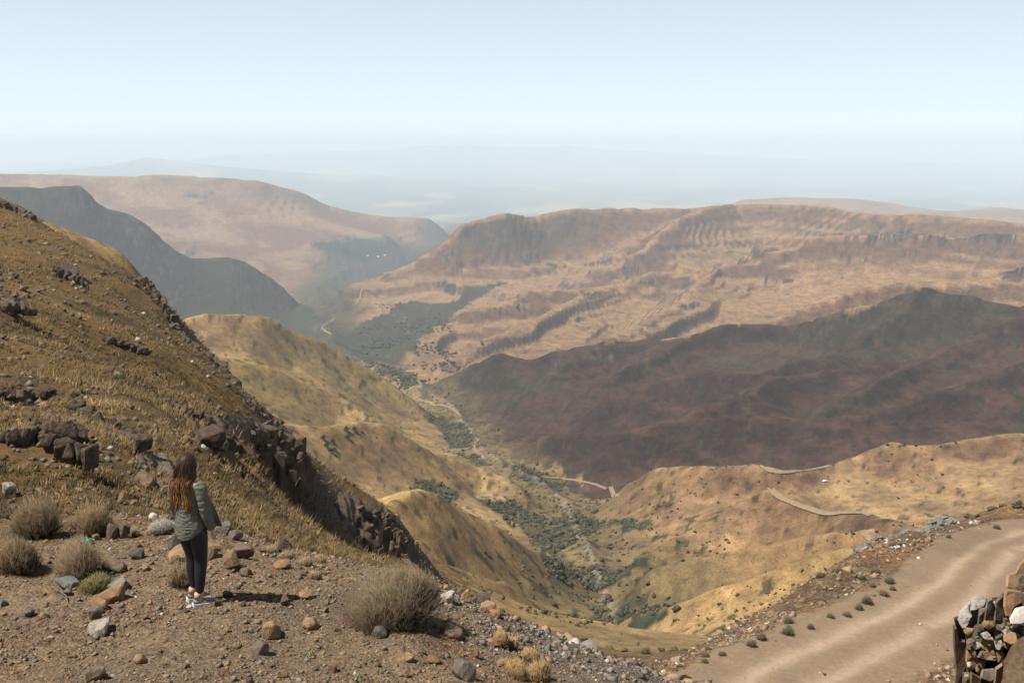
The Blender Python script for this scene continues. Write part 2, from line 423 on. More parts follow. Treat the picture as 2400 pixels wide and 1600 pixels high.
def height(x, y):
    """full height field: interpolated form, then relief of every size that matters at that distance"""
    z = base_h(x, y)
    r = np.hypot(x, y)
    far = sm(250, 700, r)
    mid = (r > 240) & (r < 14000)
    if mid.any():
        dc, dr = near_crest(x[mid], y[mid])
        rm = r[mid]
        dc = np.sqrt(dc ** 2 + .006 ** 2) - .006
        z[mid] -= rm * (.024 + .014 * sm(330, 450, rm) * sm(6500, 5200, rm)) * (1 - np.exp(-dc / .042)) * (1 - np.exp(-dr / .06)) * sm(240, 420, rm) * sm(14000, 9000, rm)
    # gullies and spurs
    wx = x + 45 * vn(x / 315.0 + 3, y / 315.0, 91) * far
    wy = y + 45 * vn(x / 260.0 + 11, y / 260.0, 92) * far
    for lam, a in ((520, .030), (260, .038), (130, .042), (64, .038)):
        wgt = sm(1.2, 3.5, r / lam) * sm(2.2e4 / 900 * lam, 1.2e4 / 900 * lam, r) * far
        z = z + wgt * a * lam * (1.5 * np.sqrt(vn(wx / lam, wy / lam, int(lam)) ** 2 + .003) - .45) * (1 - .72 * sm(2300, 3300, r))
    # rock strata
    wob = 22 * vn(x / 700.0, y / 700.0, 5) + 9 * vn(x / 190.0, y / 190.0, 6)
    T = 46.0
    s = (z + wob) / T
    fl = np.floor(s); fr = s - fl
    st = sm(0.58, 0.84, fr) * T + fl * T - wob
    k = sm(1500, 2600, r) * sm(26000, 12000, r) * (1 - .5 * sm(6000, 8500, r)) * (0.10 + 0.45 * sm(-0.25, 0.45, vn(x / 420.0 + 9, y / 420.0, 8)))
    z = z + (st - z - T * 0.25) * k
    T2 = 13.0
    s = (z + wob * 0.6) / T2
    fl = np.floor(s); fr = s - fl
    st = sm(0.5, 0.9, fr) * T2 + fl * T2 - wob * 0.6
    k = sm(700, 2000, r) * sm(9000, 6000, r) * (0.48 * sm(-0.1, 0.4, vn(x / 230.0 + 2, y / 230.0, 28)))
    z = z + (st - z - T2 * 0.3) * k
    # finer relief
    for lam, a in ((34, .030), (17, .03), (8, .03), (4, .035), (2, .05), (1, .05), (0.5, .06), (0.24, .07), (0.12, .08), (0.06, .08)):
        wgt = sm(2.0, 6.0, r / lam) * sm(340 * lam, 130 * lam, r)
        if lam >= 8: wgt = wgt * sm(18, 60, r)
        if lam == 4: wgt = wgt * sm(14, 24, r)
        z = z + wgt * a * lam * vn(x / lam + 31, y / lam - 17, int(lam * 100))
    # hollows and mounds of the near grass slope
    m = sm(15, 24, r) * sm(330, 200, r) * sm(4, -12, x)
    z = z + m * (0.5 * (0.4 - np.abs(vn(x / 9 + .3 * vn(x / 4, y / 4, 3), y / 9, 71))) + 0.35 * (0.4 - np.abs(vn(x / 4.2, y / 4.2, 72))))
    # the road is graded smooth
    n = (r < 110) & (x > 0) & (y > 24)
    if n.any():
        d, par = segdist(x[n], y[n], ROAD)
        zr = np.interp(par, np.arange(len(ROADZ)), ROADZ)
        hw = 3.3
        w = sm(hw + 1.6, hw - 0.6, d)
        bk = sm(hw + .3, hw + 2.0, d) * sm(hw + 11, hw + 6, d)
        z[n] += bk * (.55 * fbm(x[n] / 3.5, y[n] / 3.5, 4, 45) + .25)
        rut = -0.07 * np.exp(-((d - 1.1) / .35) ** 2) + 0.05 * np.exp(-(d / .6) ** 2)
        nz = 0.07 * fbm(x[n] / 1.3, y[n] / 1.3, 3, 44)
        z[n] = z[n] * (1 - w) + (zr + rut + nz) * w
    return z

def hit(px, py, y0=12.0, y1=13000.0, n=1500):
    """where the line of sight through a measured pixel first meets the land"""
    d = ray(px, py)
    Y = np.geomspace(y0, y1, n)
    X = d[0] / d[1] * Y; Z = d[2] / d[1] * Y
    h = height(X, Y)
    b = np.nonzero(Z < h)[0]
    if not len(b): return None
    i = max(b[0], 1)
    a0, a1 = Z[i - 1] - h[i - 1], Z[i] - h[i]
    t = a0 / (a0 - a1 + 1e-12)
    yy = Y[i - 1] + (Y[i] - Y[i - 1]) * t
    return np.array([d[0] / d[1] * yy, yy, d[2] / d[1] * yy])

def zat(x, y):
    return float(height(np.array([float(x)]), np.array([float(y)]))[0])

def patch(a0, a1, na, r0, r1, nr):
    ang = np.linspace(math.radians(a0), math.radians(a1), na)
    r = np.geomspace(r0, r1, nr)
    R, A = np.meshgrid(r, ang, indexing='ij')
    X, Y = R * np.sin(A), R * np.cos(A)
    Z = height(X, Y)
    return X, Y, Z

def grid_faces(nr, na, keep=None):
    i = np.arange(nr * na).reshape(nr, na)
    f = np.stack([i[:-1, :-1], i[:-1, 1:], i[1:, 1:], i[1:, :-1]], -1)
    if keep is not None: f = f[keep]
    return f.reshape(-1, 4)

def normals(X, Y, Z):
    P = np.stack([X, Y, Z], -1)
    du = np.gradient(P, axis=0); dv = np.gradient(P, axis=1)
    n = np.cross(dv, du)
    n /= np.linalg.norm(n, axis=-1, keepdims=True) + 1e-12
    n[n[..., 2] < 0] *= -1
    return n
# ------------------------------------------------------------------ colours of the land
def C(*c): return np.array(c, float)
GOLD, TAN, BROWN, RED = C(.52, .345, .15), C(.36, .225, .125), C(.175, .10, .068), C(.22, .10, .06)
BURN, BURN2, GREEN, DKGREEN = C(.048, .031, .030), C(.080, .046, .039), C(.066, .07, .042), C(.042, .05, .03)
ROCK, ROCKD, PALE = C(.13, .105, .09), C(.07, .06, .058), C(.40, .33, .25)

def mixc(c, d, w):
    return c + (d - c) * w[..., None]

def plan_poly(pts):
    return [tuple(at(*p)[:2]) for p in pts]

def plan_hit(pts, y0=60.0):
    out = []
    for p in pts:
        h = hit(p[0], p[1], y0)
        if h is not None: out.append(tuple(h[:2]))
    return out

POLY_BURN = plan_poly([(940,893,2260),(985,888,2180),(1060,850,2120),(1130,830,2070),(1220,840,2070),(1330,805,2070),(1400,782,2070),(1510,770,2070),(1600,748,2070),(1700,730,2070),(1790,737,2070),(1900,712,2015),(2000,700,1965),(2110,667,1965),(2200,672,1960),(2352,685,1930),(2800,690,1880),
                       (2800,960,1000),(2352,960,1000),(2000,1005,1000),(1600,1060,1000),(1450,1100,1060),(1330,1085,1185),(1200,1068,1295),(1130,1030,1470),(1060,960,1750),(1000,915,2000)])
POLY_BURN2 = plan_hit([(755,782),(834,741),(906,707),(926,696),(1030,693),(1081,665),(1174,648),(1081,693),(1040,720),(985,768),(968,778),(926,828),(830,835)])
POLY_LEFT = plan_poly([(-400,420,4500),(0,425,4500),(140,425,4625),(238,470,4750),(310,515,4750),(430,590,4687),(530,585,4750),(575,600,4812),(640,645,4812),(700,700,4812),(745,750,4375),(775,790,3937),(740,800,3625),(560,780,3062),(420,770,2625),(-400,700,2500)])
RIVER_XY = [at(*p)[:2] for p in L['river']]
SCRUB = [plan_hit(p) for p in (
    [(1110,1150),(1180,1148),(1260,1190),(1330,1180),(1390,1200),(1330,1240),(1270,1275),(1220,1240),(1160,1200)],
    [(1350,1385),(1440,1360),(1540,1370),(1560,1400),(1480,1420),(1380,1425)],
    [(1150,1065),(1210,1075),(1300,1100),(1290,1130),(1220,1115)],
    [(960,930),(1040,955),(1090,985),(1100,1020),(1040,1030),(1010,985)],
    [(1240,1300),(1300,1290),(1370,1300),(1500,1280),(1510,1300),(1420,1330),(1290,1340)],
    [(1040,1040),(1080,1060),(1130,1070),(1100,1040)],
    [(1380,1195),(1450,1190),(1500,1205),(1440,1215)],
    [(820,830),(880,835),(960,870),(900,880)],
    [(940,1100),(1010,1105),(1050,1130),(980,1140)])]
CRAGS = [plan_hit(p, 1200.0) for p in (
    [(1119,593),(1143,586),(1195,584),(1391,591),(1418,598),(1339,607),(1202,603),(1126,596)], [(1425,603),(1470,602),(1470,614),(1432,614)],
    [(999,579),(1023,574),(1081,590),(1057,596),(1012,593)], [(995,651),(1009,645),(1067,669),(1050,682),(1006,675)], [(1040,614),(1050,610),(1067,617),(1040,626)],
    [(1057,532),(1067,515),(1109,510),(1081,530),(1074,555),(1057,548)], [(1177,528),(1212,526),(1270,524),(1284,533),(1236,536),(1181,536)],
    [(896,713),(923,700),(940,741),(971,775),(954,775),(923,748),(906,734)], [(1377,497),(1442,497),(1449,503),(1384,503)],
    [(1909,535),(2182,543),(2340,556),(2220,553),(2032,553),(1939,541)], [(1912,587),(2044,594),(2040,598),(1920,592)], [(2055,582),(2145,586),(2137,591),(2062,588)],
    [(1650,620),(1687,621),(1684,631),(1646,629)], [(1751,642),(1822,644),(1822,650),(1755,648)], [(1470,642),(1522,640),(1526,650),(1470,653)],
    [(1504,566),(1601,564),(1600,571),(1504,571)], [(2276,631),(2352,634),(2352,644),(2284,640)], [(1470,741),(1492,743),(1492,770),(1470,770)],
    [(148,446),(213,434),(237,480),(213,491),(162,487),(179,477)], [(261,484),(313,480),(316,494),(275,494)], [(292,563),(447,553),(450,563),(402,580),(344,577),(292,572)],
    [(337,604),(399,614),(399,639),(344,639)], [(381,659),(426,649),(454,680),(412,687),(399,704),(385,687)], [(557,425),(601,417),(612,427),(564,431)],
    [(395,453),(495,441),(498,449),(412,458)], [(323,511),(385,525),(388,535),(330,520)], [(1350,812),(1420,800),(1430,812),(1370,822)], [(1180,690),(1215,684),(1230,694),(1190,700)],
    [(1270,735),(1330,726),(1345,735),(1280,744)], [(1330,676),(1380,668),(1392,678),(1345,686)], [(1560,700),(1600,694),(1612,703),(1570,710)], [(2250,871),(2352,867),(2352,878),(2276,878)])]
FOREST = plan_hit([(713,562),(789,548),(834,545),(892,569),(923,581),(858,593),(820,600),(755,583)], 1200.0)

def land_colour(X, Y, Z, Nrm):
    r = np.hypot(X, Y)
    nz = Nrm[..., 2]
    n1 = fbm(X / 420, Y / 420, 4, 1); n2 = fbm(X / 90, Y / 90, 4, 2); n3 = fbm(X / 24, Y / 24, 4, 3); n4 = fbm(X / 7, Y / 7, 3, 4)
    t = 0.5 + 0.5 * n1 + 0.35 * n2
    # the side of the valley near the pass is golden, the hills beyond brown, the far ridge red brown
    near = sm(2700, 1900, r)
    lft = sm(250, -60, X + .06 * r - 40) * near
    c = mixc(np.broadcast_to(BROWN, X.shape + (3,)).copy(), TAN, sm(-.1, .9, t + 1.5 * (sm(.82, .97, nz) - .5)))
    c = mixc(c, GOLD, np.clip(lft * (0.75 + .5 * n2) + near * sm(620, 260, r) * .8, 0, 1))
    gent = sm(.80, .95, nz + .03 * n3)  # gentle tops paler, steep flanks browner: grass tone, with sun shading painted in
    c = mixc(c, C(.30, .19, .09), near * (1 - gent) * .5)
    c = mixc(c, C(.43, .31, .15), near * sm(.93, .985, nz) * .5)
    c = mixc(c, TAN * 1.05, near * gent * (1 - lft) * sm(-.1, .5, n2) * .6)
    c = mixc(c, RED, sm(5600, 7000, r) * sm(14000, 11000, r) * sm(-.35, .25, n1 + .5 * n2) * .9)
    c = mixc(c, BROWN * .9, sm(-.05, .45, n3 + .5 * n1) * .45)
    # green flushes in the hollows
    c = mixc(c, C(.30, .22, .08), sm(.25, .7, vn(X / 160 + 5, Y / 160, 37)) * lft * .55)
    # burnt slopes, with new grass coming through
    wx = X + 22 * n3 + 26 * n2; wy = Y + 22 * vn(X / 30, Y / 30, 55) + 30 * vn(X / 110, Y / 110, 56)
    def burnt(c, mask):
        b = mixc(np.broadcast_to(BURN, X.shape + (3,)).copy(), BURN2 * 1.1, sm(-.5, .7, n2 + .6 * n3 + 1.6 * (sm(.84, .97, nz) - .5)))  # gentle burnt ground painted lighter, steep darker, standing in for sun shading
        b = mixc(b, GREEN * .9, sm(.05, .5, vn(X / 210 + 7, Y / 210, 58) + .4 * n2) * .28)
        b = mixc(b, PALE * .45, sm(.62, .9, n4 + .5 * n3) * .3)
        return np.where(mask[..., None], b, c)
    c = burnt(c, inpoly(wx, wy, POLY_BURN))
    lm = inpoly(wx, wy, POLY_BURN2)
    c = np.where(lm[..., None], mixc(np.broadcast_to(DKGREEN * 1.2, X.shape + (3,)).copy(), BURN2, sm(-.2, .5, n3)), c)
    lm = inpoly(wx, wy, POLY_LEFT)
    g = mixc(np.broadcast_to(C(.058, .05, .047), X.shape + (3,)).copy(), GREEN, .7 * sm(0, .6, vn(X / 300, Y / 300, 61) + .5 * n2 + .3 * sm(-350, -600, Z)))
    c = np.where(lm[..., None], g, c)
    # green floor of the valley further down
    d, _ = segdist(X, Y, RIVER_XY)
    c = mixc(c, GREEN * 1.0, sm(260, 80, d + 90 * n2) * sm(2600, 3200, r) * .85)
    c = mixc(c, C(.19, .145, .075), sm(75, 25, d + 30 * n3) * sm(2600, 1800, r) * .8)
    for p in SCRUB:
        if len(p) > 2:
            mk = inpoly(X + 14 * n3 + 6 * n4, Y + 14 * vn(X / 20, Y / 20, 77), p)
            c = np.where(mk[..., None], mixc(C(.16, .13, .065) * np.ones(X.shape + (3,)), DKGREEN * 1.2, sm(-.2, .4, n4 + .5 * n3)), c)
    # stream bed: pale cobbles
    c = mixc(c, PALE * .8, sm(7, 3, d + 10 * np.abs(n3) + 4 * n4) * sm(3500, 2500, r) * .8)
    c = mixc(c, mixc(C(.27, .19, .105) * np.ones(X.shape + (3,)), C(.15, .115, .068), sm(-.3, .3, fbm(X / 9, Y / 9, 4, 95))), sm(260, 170, r + 40 * n3) * sm(-40, 10, X) * .75)
    # bare rock on everything steep, strata lines
    rk = sm(.80, .62, nz + .05 * n3 + .16 * sm(2300, 1400, r) - .06 * sm(2600, 4200, r) - .05 * sm(6000, 7500, r)) * sm(200, 500, r)
    rk = np.maximum(rk, sm(.52, .75, vn(X / 35, Z / 6 + Y / 140, 81) * .7 + .5 * n3 + .3 * n1) * sm(1500, 2600, r) * sm(9000, 6000, r) * .75)
    c = mixc(c, mixc(np.broadcast_to(ROCKD, X.shape + (3,)).copy(), ROCK, sm(-.3, .5, n4)), np.clip(rk, 0, 1))
    n5 = vn(X / 16, Y / 16, 88)
    for p in CRAGS:
        if len(p) > 2:
            mk = inpoly(X + 16 * n3 + 7 * n5, Y + 26 * n2 + 18 * n3, p) & (n5 + n4 > -.55)
            c = np.where(mk[..., None], mixc(ROCKD * .8 * np.ones(X.shape + (3,)), ROCK * 1.1, sm(-.2, .7, n5 + n4)), c)
    mk = inpoly(X + 60 * n3 + 60 * n2, Y + 60 * n5, FOREST)
    c = np.where(mk[..., None], C(.03, .042, .034) * (1 + .4 * n5[..., None]), c)
    # scattered dark bushes and pale stones
    c = mixc(c, DKGREEN, sm(.60, .72, vn(X / 6, Y / 6, 83) + .35 * n2) * near * sm(230, 350, r) * .8)
    
    # lowland fields and woods
    pl = sm(13500, 16000, r)
    fld = hash2(np.floor(X / 900 + .3 * n1), np.floor(Y / 2600 + .3 * n2), 9)
    lo = mixc(C(.10, .11, .06) * np.ones(X.shape + (3,)), C(.34, .27, .16), sm(-.1, .6, fld * .7 + fbm(X / 3000, Y / 5000, 3, 12)))
    lo = mixc(lo, C(.035, .05, .035), sm(.15, .3, fbm(X / 1500 + 3, Y / 2600, 3, 14)))
    c = mixc(c, lo, pl)
    return np.clip(c * .62, .006, 1)

m = NT('land')
p = m.pos(); a = m.attr()
f1 = m.noise(p, .9, 6, .65); f2 = m.noise(p, .12, 5, .6)
f3 = m.noise(p, .03, 4, .6)
cc = m.mix(1.0, a, m.ramp(f1, [(.25, (.5, .5, .5)), (.5, (.95, .95, .95)), (.8, (1.4, 1.38, 1.32))]), 'MULTIPLY')
cc = m.mix(1.0, cc, m.ramp(f2, [(.3, (.70, .69, .68)), (.5, (.98, .98, .98)), (.7, (1.2, 1.18, 1.14))]), 'MULTIPLY')
cc = m.mix(1.0, cc, m.ramp(f3, [(.35, (.72, .71, .72)), (.65, (1.2, 1.18, 1.14))]), 'MULTIPLY')
sp = m.noise(p, .22, 2, .5)
cc = m.mix(m.mr(sp, .64, .70, 0, .6), cc, (.045, .042, .028))
nb = m.bump(f1, .7, .5)
nb2 = m.n('ShaderNodeBump', {'Height': f2, 'Strength': .35, 'Distance': 2.0, 'Normal': nb}).outputs[0]
MAT_LAND = m.out(cc, .95, nb2, .1)

# valley and mountains
X, Y, Z = patch(-36, 36, 800, 58, 16800, 740)
nr_ = normals(X, Y, Z)
colr = land_colour(X, Y, Z, nr_)
r_ = np.hypot(X, Y); th = np.degrees(np.arctan2(X, Y))
# the near hillside is its own ground: leave it out here
drop = (r_ < 300) & (th < -1.0) & ((th < -9) | (r_ < 135)) | (r_ < 100) & (th < 30)
keep = ~(drop[:-1, :-1] & drop[1:, 1:])
valley = mesh_obj('valley_terrain', np.stack([X, Y, Z], -1).reshape(-1, 3), grid_faces(740, 800, keep), MAT_LAND, None, True, colr.reshape(-1, 3))
tag(valley, kind='structure')
X, Y, Z = patch(-39, 39, 320, 16300, 95000, 140)
colr = land_colour(X, Y, Z, normals(X, Y, Z))
plain = mesh_obj('lowland_plain', np.stack([X, Y, Z], -1).reshape(-1, 3), grid_faces(140, 320), MAT_LAND, None, True, colr.reshape(-1, 3))
tag(plain, kind='structure')
# ------------------------------------------------------------------ near ground
m = NT('slope_ground')
p = m.pos(); a = m.attr()
f1 = m.noise(p, 2.2, 7, .7); f2 = m.noise(p, .35, 5, .6)
cc = m.mix(1.0, a, m.ramp(f1, [(.25, (.45, .44, .42)), (.5, (.9, .9, .9)), (.75, (1.35, 1.32, 1.25))]), 'MULTIPLY')
nb = m.bump(f1, .9, .25)
MAT_SLOPE = m.out(cc, .95, nb, .1)

X, Y, Z = patch(-35, 4, 450, 13.2, 330, 390)
nr_ = normals(X, Y, Z)
def slope_colour(X, Y, Z, nz):
    n1 = fbm(X / 14, Y / 14, 4, 101); n2 = fbm(X / 3.2, Y / 3.2, 4, 102); n3 = fbm(X / .8, Y / .8, 3, 103)
    c = mixc(C(.22, .148, .066) * np.ones(X.shape + (3,)), C(.17, .12, .07), sm(-.2, .4, n1 + .5 * n2))
    c = mixc(c, C(.30, .20, .085), sm(0, .5, n2 + .4 * n3) * .7)
    c = mixc(c, C(.085, .068, .05), sm(.1, .5, n3 * .6 + n1 * .6) * .7)
    c = mixc(c, ROCK * 1.1, sm(.74, .55, nz + .06 * n2))
    return c * .60 * np.array([1, .93, .82])
cs = slope_colour(X, Y, Z, nr_[..., 2])
r_ = np.hypot(X, Y); th = np.degrees(np.arctan2(X, Y))
drop = (th > -1.5) & (r_ > 140) | (th > -11) & (r_ < 17.0) | (r_ < 15.0) & (th > -20)
keep = ~(drop[:-1, :-1] & drop[1:, 1:])
hill = mesh_obj('grass_hillside', np.stack([X, Y, Z], -1).reshape(-1, 3), grid_faces(390, 450, keep), MAT_SLOPE, None, True, cs.reshape(-1, 3))
tag(hill, kind='structure')

m = NT('ledge_ground')
p = m.pos(); a = m.attr()
v = m.n('ShaderNodeTexVoronoi', {'Vector': p, 'Scale': 34.0, 'Randomness': 1.0})
f1 = m.noise(p, 9, 8, .7); f2 = m.noise(p, 1.1, 4, .6)
cc = m.mix(1.0, a, m.ramp(f1, [(.3, (.55, .53, .5)), (.5, (.95, .95, .95)), (.72, (1.4, 1.36, 1.3))]), 'MULTIPLY')
vb = m.n('ShaderNodeSeparateColor', {0: v.outputs['Color']}).outputs[0]
cc = m.mix(1.0, cc, m.ramp(vb, [(0, (.66, .66, .67)), (1, (1.28, 1.25, 1.2))]), 'MULTIPLY')
hh = m.math('ADD', m.math('MULTIPLY', v.outputs['Distance'], -.6), f1)
MAT_LEDGE = m.out(cc, .95, m.bump(hh, .9, .035), .1)

X, Y, Z = patch(-34, 30, 470, 5.8, 17.5, 230)
def ledge_colour(X, Y, Z):
    n1 = fbm(X / 1.7, Y / 1.7, 4, 111); n2 = fbm(X / .4, Y / .4, 4, 112)
    c = mixc(C(.235, .165, .105) * np.ones(X.shape + (3,)), C(.19, .14, .10), sm(-.3, .4, n1))
    c = mixc(c, C(.29, .205, .13), sm(0, .5, n2) * .6)
    c = mixc(c, C(.17, .155, .145), sm(-1.0, 1.2, X + .5 * n1) * sm(9.2, 10.6, Y + .5 * n2) * .7)
    return c * .63
cl = ledge_colour(X, Y, Z)
r_ = np.hypot(X, Y); th = np.degrees(np.arctan2(X, Y))
drop = (th < -20) & (r_ > 15.4)
keep = ~(drop[:-1, :-1] & drop[1:, 1:])
ledge = mesh_obj('stony_ledge', np.stack([X, Y, Z], -1).reshape(-1, 3), grid_faces(230, 470, keep), MAT_LEDGE, None, True, cl.reshape(-1, 3))
tag(ledge, kind='structure')

m = NT('road_bank_ground')
p = m.pos(); a = m.attr()
f1 = m.noise(p, 3.0, 8, .7); f2 = m.noise(p, .5, 4, .6)
v = m.n('ShaderNodeTexVoronoi', {'Vector': p, 'Scale': 7.0, 'Randomness': 1.0})
al0 = m.n('ShaderNodeAttribute', attribute_name='col').outputs['Alpha']
cc = m.mix(m.mr(al0, 0, 1, 1, .22), a, m.mix(1.0, a, m.ramp(f1, [(.3, (.55, .53, .5)), (.5, (.96, .96, .96)), (.72, (1.35, 1.32, 1.26))]), 'MULTIPLY'))
vb = m.n('ShaderNodeSeparateColor', {0: v.outputs['Color']}).outputs[0]
cc = m.mix(m.mr(al0, 0, 1, 1, .25), cc, m.mix(1.0, cc, m.ramp(vb, [(0, (.60, .60, .61)), (1, (1.32, 1.28, 1.22))]), 'MULTIPLY'))
hh = m.math('ADD', m.math('MULTIPLY', v.outputs['Distance'], -.4), f1)
al = m.n('ShaderNodeAttribute', attribute_name='col').outputs['Alpha']
bs = m.mr(al, 0, 1, .8, .08)
MAT_BANK = m.out(cc, .95, m.n('ShaderNodeBump', {'Height': hh, 'Strength': bs, 'Distance': .12}).outputs[0], .1)
X, Y, Z = patch(-2.0, 36, 430, 16.8, 112, 250)
def bank_colour(X, Y, Z):
    n1 = fbm(X / 4, Y / 4, 4, 121); n2 = fbm(X / 1.0, Y / 1.0, 4, 122)
    c = mixc(C(.215, .125, .07) * np.ones(X.shape + (3,)), C(.13, .085, .055), sm(-.3, .4, n1))
    c = mixc(c, C(.28, .20, .10), sm(.1, .5, n2 + .3 * n1) * .6)
    d, par = segdist(X, Y, ROAD)
    rd = sm(3.8, 3.0, d + .6 * n2)
    road = mixc(C(.27, .19, .127) * np.ones(X.shape + (3,)), C(.45, .335, .235), np.exp(-((d - .95 + .3 * n1) / .45) ** 2) * .85)
    road = mixc(road, C(.21, .15, .10), sm(.1, .5, n1) * .5)
    return np.concatenate([mixc(c, road, rd) * .70, rd[..., None]], -1)
cb = bank_colour(X, Y, Z)
bank = mesh_obj('road_and_bank', np.stack([X, Y, Z], -1).reshape(-1, 3), grid_faces(250, 430), MAT_BANK, None, True, cb.reshape(-1, 4))
bank.name = 'dirt_road'
tag(bank, kind='structure')
# ------------------------------------------------------------------ tracks winding down the valley
m = NT('track_dirt')
p = m.pos()
f = m.noise(p, .6, 5, .6)
MAT_TRACK = m.out(m.ramp(f, [(.3, (.16, .115, .072)), (.7, (.25, .185, .12))]), .95, m.bump(f, .4, .2), .1)

def resample(P, step):
    P = np.array(P, float)
    # Catmull-Rom through the points
    out = []
    Q = np.vstack([2 * P[0] - P[1], P, 2 * P[-1] - P[-2]])
    for i in range(1, len(Q) - 2):
        n = max(2, int(np.hypot(*(Q[i + 1] - Q[i])[:2]) / step))
        for t in np.arange(n) / n:
            a, b, c, d = Q[i - 1], Q[i], Q[i + 1], Q[i + 2]
            out.append(.5 * (2 * b + (c - a) * t + (2 * a - 5 * b + 4 * c - d) * t * t + (3 * b - a - 3 * c + d) * t ** 3))
    out.append(P[-1])
    return np.array(out)

def track(name, pix, width, lift, step, y0=250.0):
    P = [hit(q[0], q[1], y0) if len(q) == 2 else at(*q) for q in pix]
    P = [q for q in P if q is not None]
    C_ = resample(np.array(P)[:, :2], step)
    T = np.gradient(C_, axis=0); T /= np.linalg.norm(T, axis=1, keepdims=True) + 1e-9
    Nn = np.stack([-T[:, 1], T[:, 0]], 1)
    wv = width * (.5 + .12 * vn(np.arange(len(C_)) / 5.0, np.zeros(len(C_)), 4))[:, None]
    ks = np.array([-1, -.5, 0, .5, 1])
    G = C_[:, None, :] + Nn[:, None, :] * wv[:, None, :] * ks[None, :, None]
    h = height(G[..., 0], G[..., 1])
    zc = .6 * h + .4 * h.mean(1, keepdims=True) + lift
    V = np.concatenate([G, zc[..., None]], -1).reshape(-1, 3)
    o = mesh_obj(name, V, grid_faces(len(C_), 5), MAT_TRACK, None, True)
    tag(o, kind='structure')
    return o
track('dirt_track', [(2000,1186,572),(1960,1178,590),(1900,1166,616),(1830,1146,648),(1790,1130,670),(1770,1120,684),(1772,1114,696),(1790,1110,706)], 4.4, .45, 5)
track('dirt_track', [(1745,1070,836),(1790,1075,826),(1850,1081,845),(1905,1068,866)], 4.4, .5, 6)
track('dirt_track', [(2040,1236,462),(2008,1228,470),(1988,1220,477),(1984,1214,484),(1998,1210,490)], 3.8, .35, 4)
track('dirt_track', [(1418,1141),(1408,1132),(1391,1122),(1339,1106),(1290,1098),(1243,1094),(1232,1082)], 5, .5, 10)
track('dirt_track', [(1112,1053),(1094,1038),(1088,1024),(1100,1008)], 5, .6, 10)
track('dirt_track', [(1060,957),(1047,946),(1026,934),(985,923),(960,917)], 6, .8, 14)
track('dirt_track', [(768,730),(751,743),(739,753),(748,762),(760,768)], 6.0, 1.4, 30)
track('dirt_track', [(878,636),(852,652),(830,668),(826,686),(816,700)], 6.0, 1.4, 30)
# ------------------------------------------------------------------ rocks
def rock_mat(name, c1, c2, c3, scale=3.0, bump=.5):
    m = NT(name)
    p = m.obj()
    rnd = m.n('ShaderNodeObjectInfo').outputs['Random']
    off = m.n('ShaderNodeVectorMath', {0: p, 1: m.n('ShaderNodeCombineXYZ', {0: m.math('MULTIPLY', rnd, 37.0), 1: m.math('MULTIPLY', rnd, 91.0)}).outputs[0]}, operation='ADD').outputs[0]
    f = m.noise(off, scale, 8, .65); g = m.noise(off, scale * .35, 3, .5)
    c = m.ramp(f, [(.3, c1), (.5, c2), (.72, c3)])
    c = m.mix(m.mr(g, .45, .7, 0, .6), c, c1)
    c = m.mix(1.0, c, m.ramp(rnd, [(0, (.75, .75, .76)), (1, (1.22, 1.18, 1.12))]), 'MULTIPLY')
    return m.out(c, .9, m.bump(f, bump, .15), .15)
RM = {
 'tan': rock_mat('tan_rock', (.15, .095, .052), (.235, .155, .088), (.30, .21, .13)),
 'brown': rock_mat('brown_rock', (.085, .062, .047), (.145, .105, .075), (.19, .14, .10)),
 'grey': rock_mat('grey_rock', (.088, .070, .055), (.132, .107, .086), (.185, .155, .128)),
 'blue': rock_mat('blue_grey_rock', (.092, .094, .09), (.148, .15, .143), (.21, .21, .20)),
 'pale': rock_mat('pale_rock', (.20, .17, .135), (.36, .32, .27), (.50, .47, .42)),
 'orange': rock_mat('orange_rock', (.15, .085, .048), (.225, .132, .075), (.28, .18, .112)),
 'earth': rock_mat('earthy_rock_face', (.075, .048, .03), (.135, .092, .058), (.20, .145, .095), 11.0, 1.0),
 'dark': rock_mat('dark_cliff_rock', (.042, .031, .023), (.092, .066, .047), (.15, .112, .08), 3.0, 1.0),
}

def hull_mesh(name, seed, n=16, box=.55, flat=1.0, bev=.05):
    """angular lump about one unit across, its base at z = 0"""
    rs = np.random.default_rng(seed)
    P = rs.normal(size=(n, 3)); P /= np.linalg.norm(P, axis=1, keepdims=True)
    Q = P / np.abs(P).max(1, keepdims=True)
    P = (P * (1 - box) + Q * box * .75) * rs.uniform(.86, 1.06, (n, 1)) * .5
    P[:, 2] *= flat
    bm = bmesh.new()
    for p in P: bm.verts.new(p)
    r = bmesh.ops.convex_hull(bm, input=bm.verts)
    bmesh.ops.delete(bm, geom=[g for g in r['geom_interior'] if isinstance(g, bmesh.types.BMVert)], context='VERTS')
    bmesh.ops.dissolve_limit(bm, angle_limit=math.radians(14), verts=bm.verts, edges=bm.edges)
    if bev: bmesh.ops.bevel(bm, geom=list(bm.edges), offset=bev, segments=1, affect='EDGES', clamp_overlap=True)
    bmesh.ops.triangulate(bm, faces=bm.faces)
    bmesh.ops.recalc_face_normals(bm, faces=bm.faces)
    me = bpy.data.meshes.new(name); bm.to_mesh(me); bm.free()
    z = min(v.co.z for v in me.vertices)
    sx = max(v.co.x for v in me.vertices) - min(v.co.x for v in me.vertices)
    for v in me.vertices: v.co.z -= z; v.co /= sx
    return me
HULLS = {}
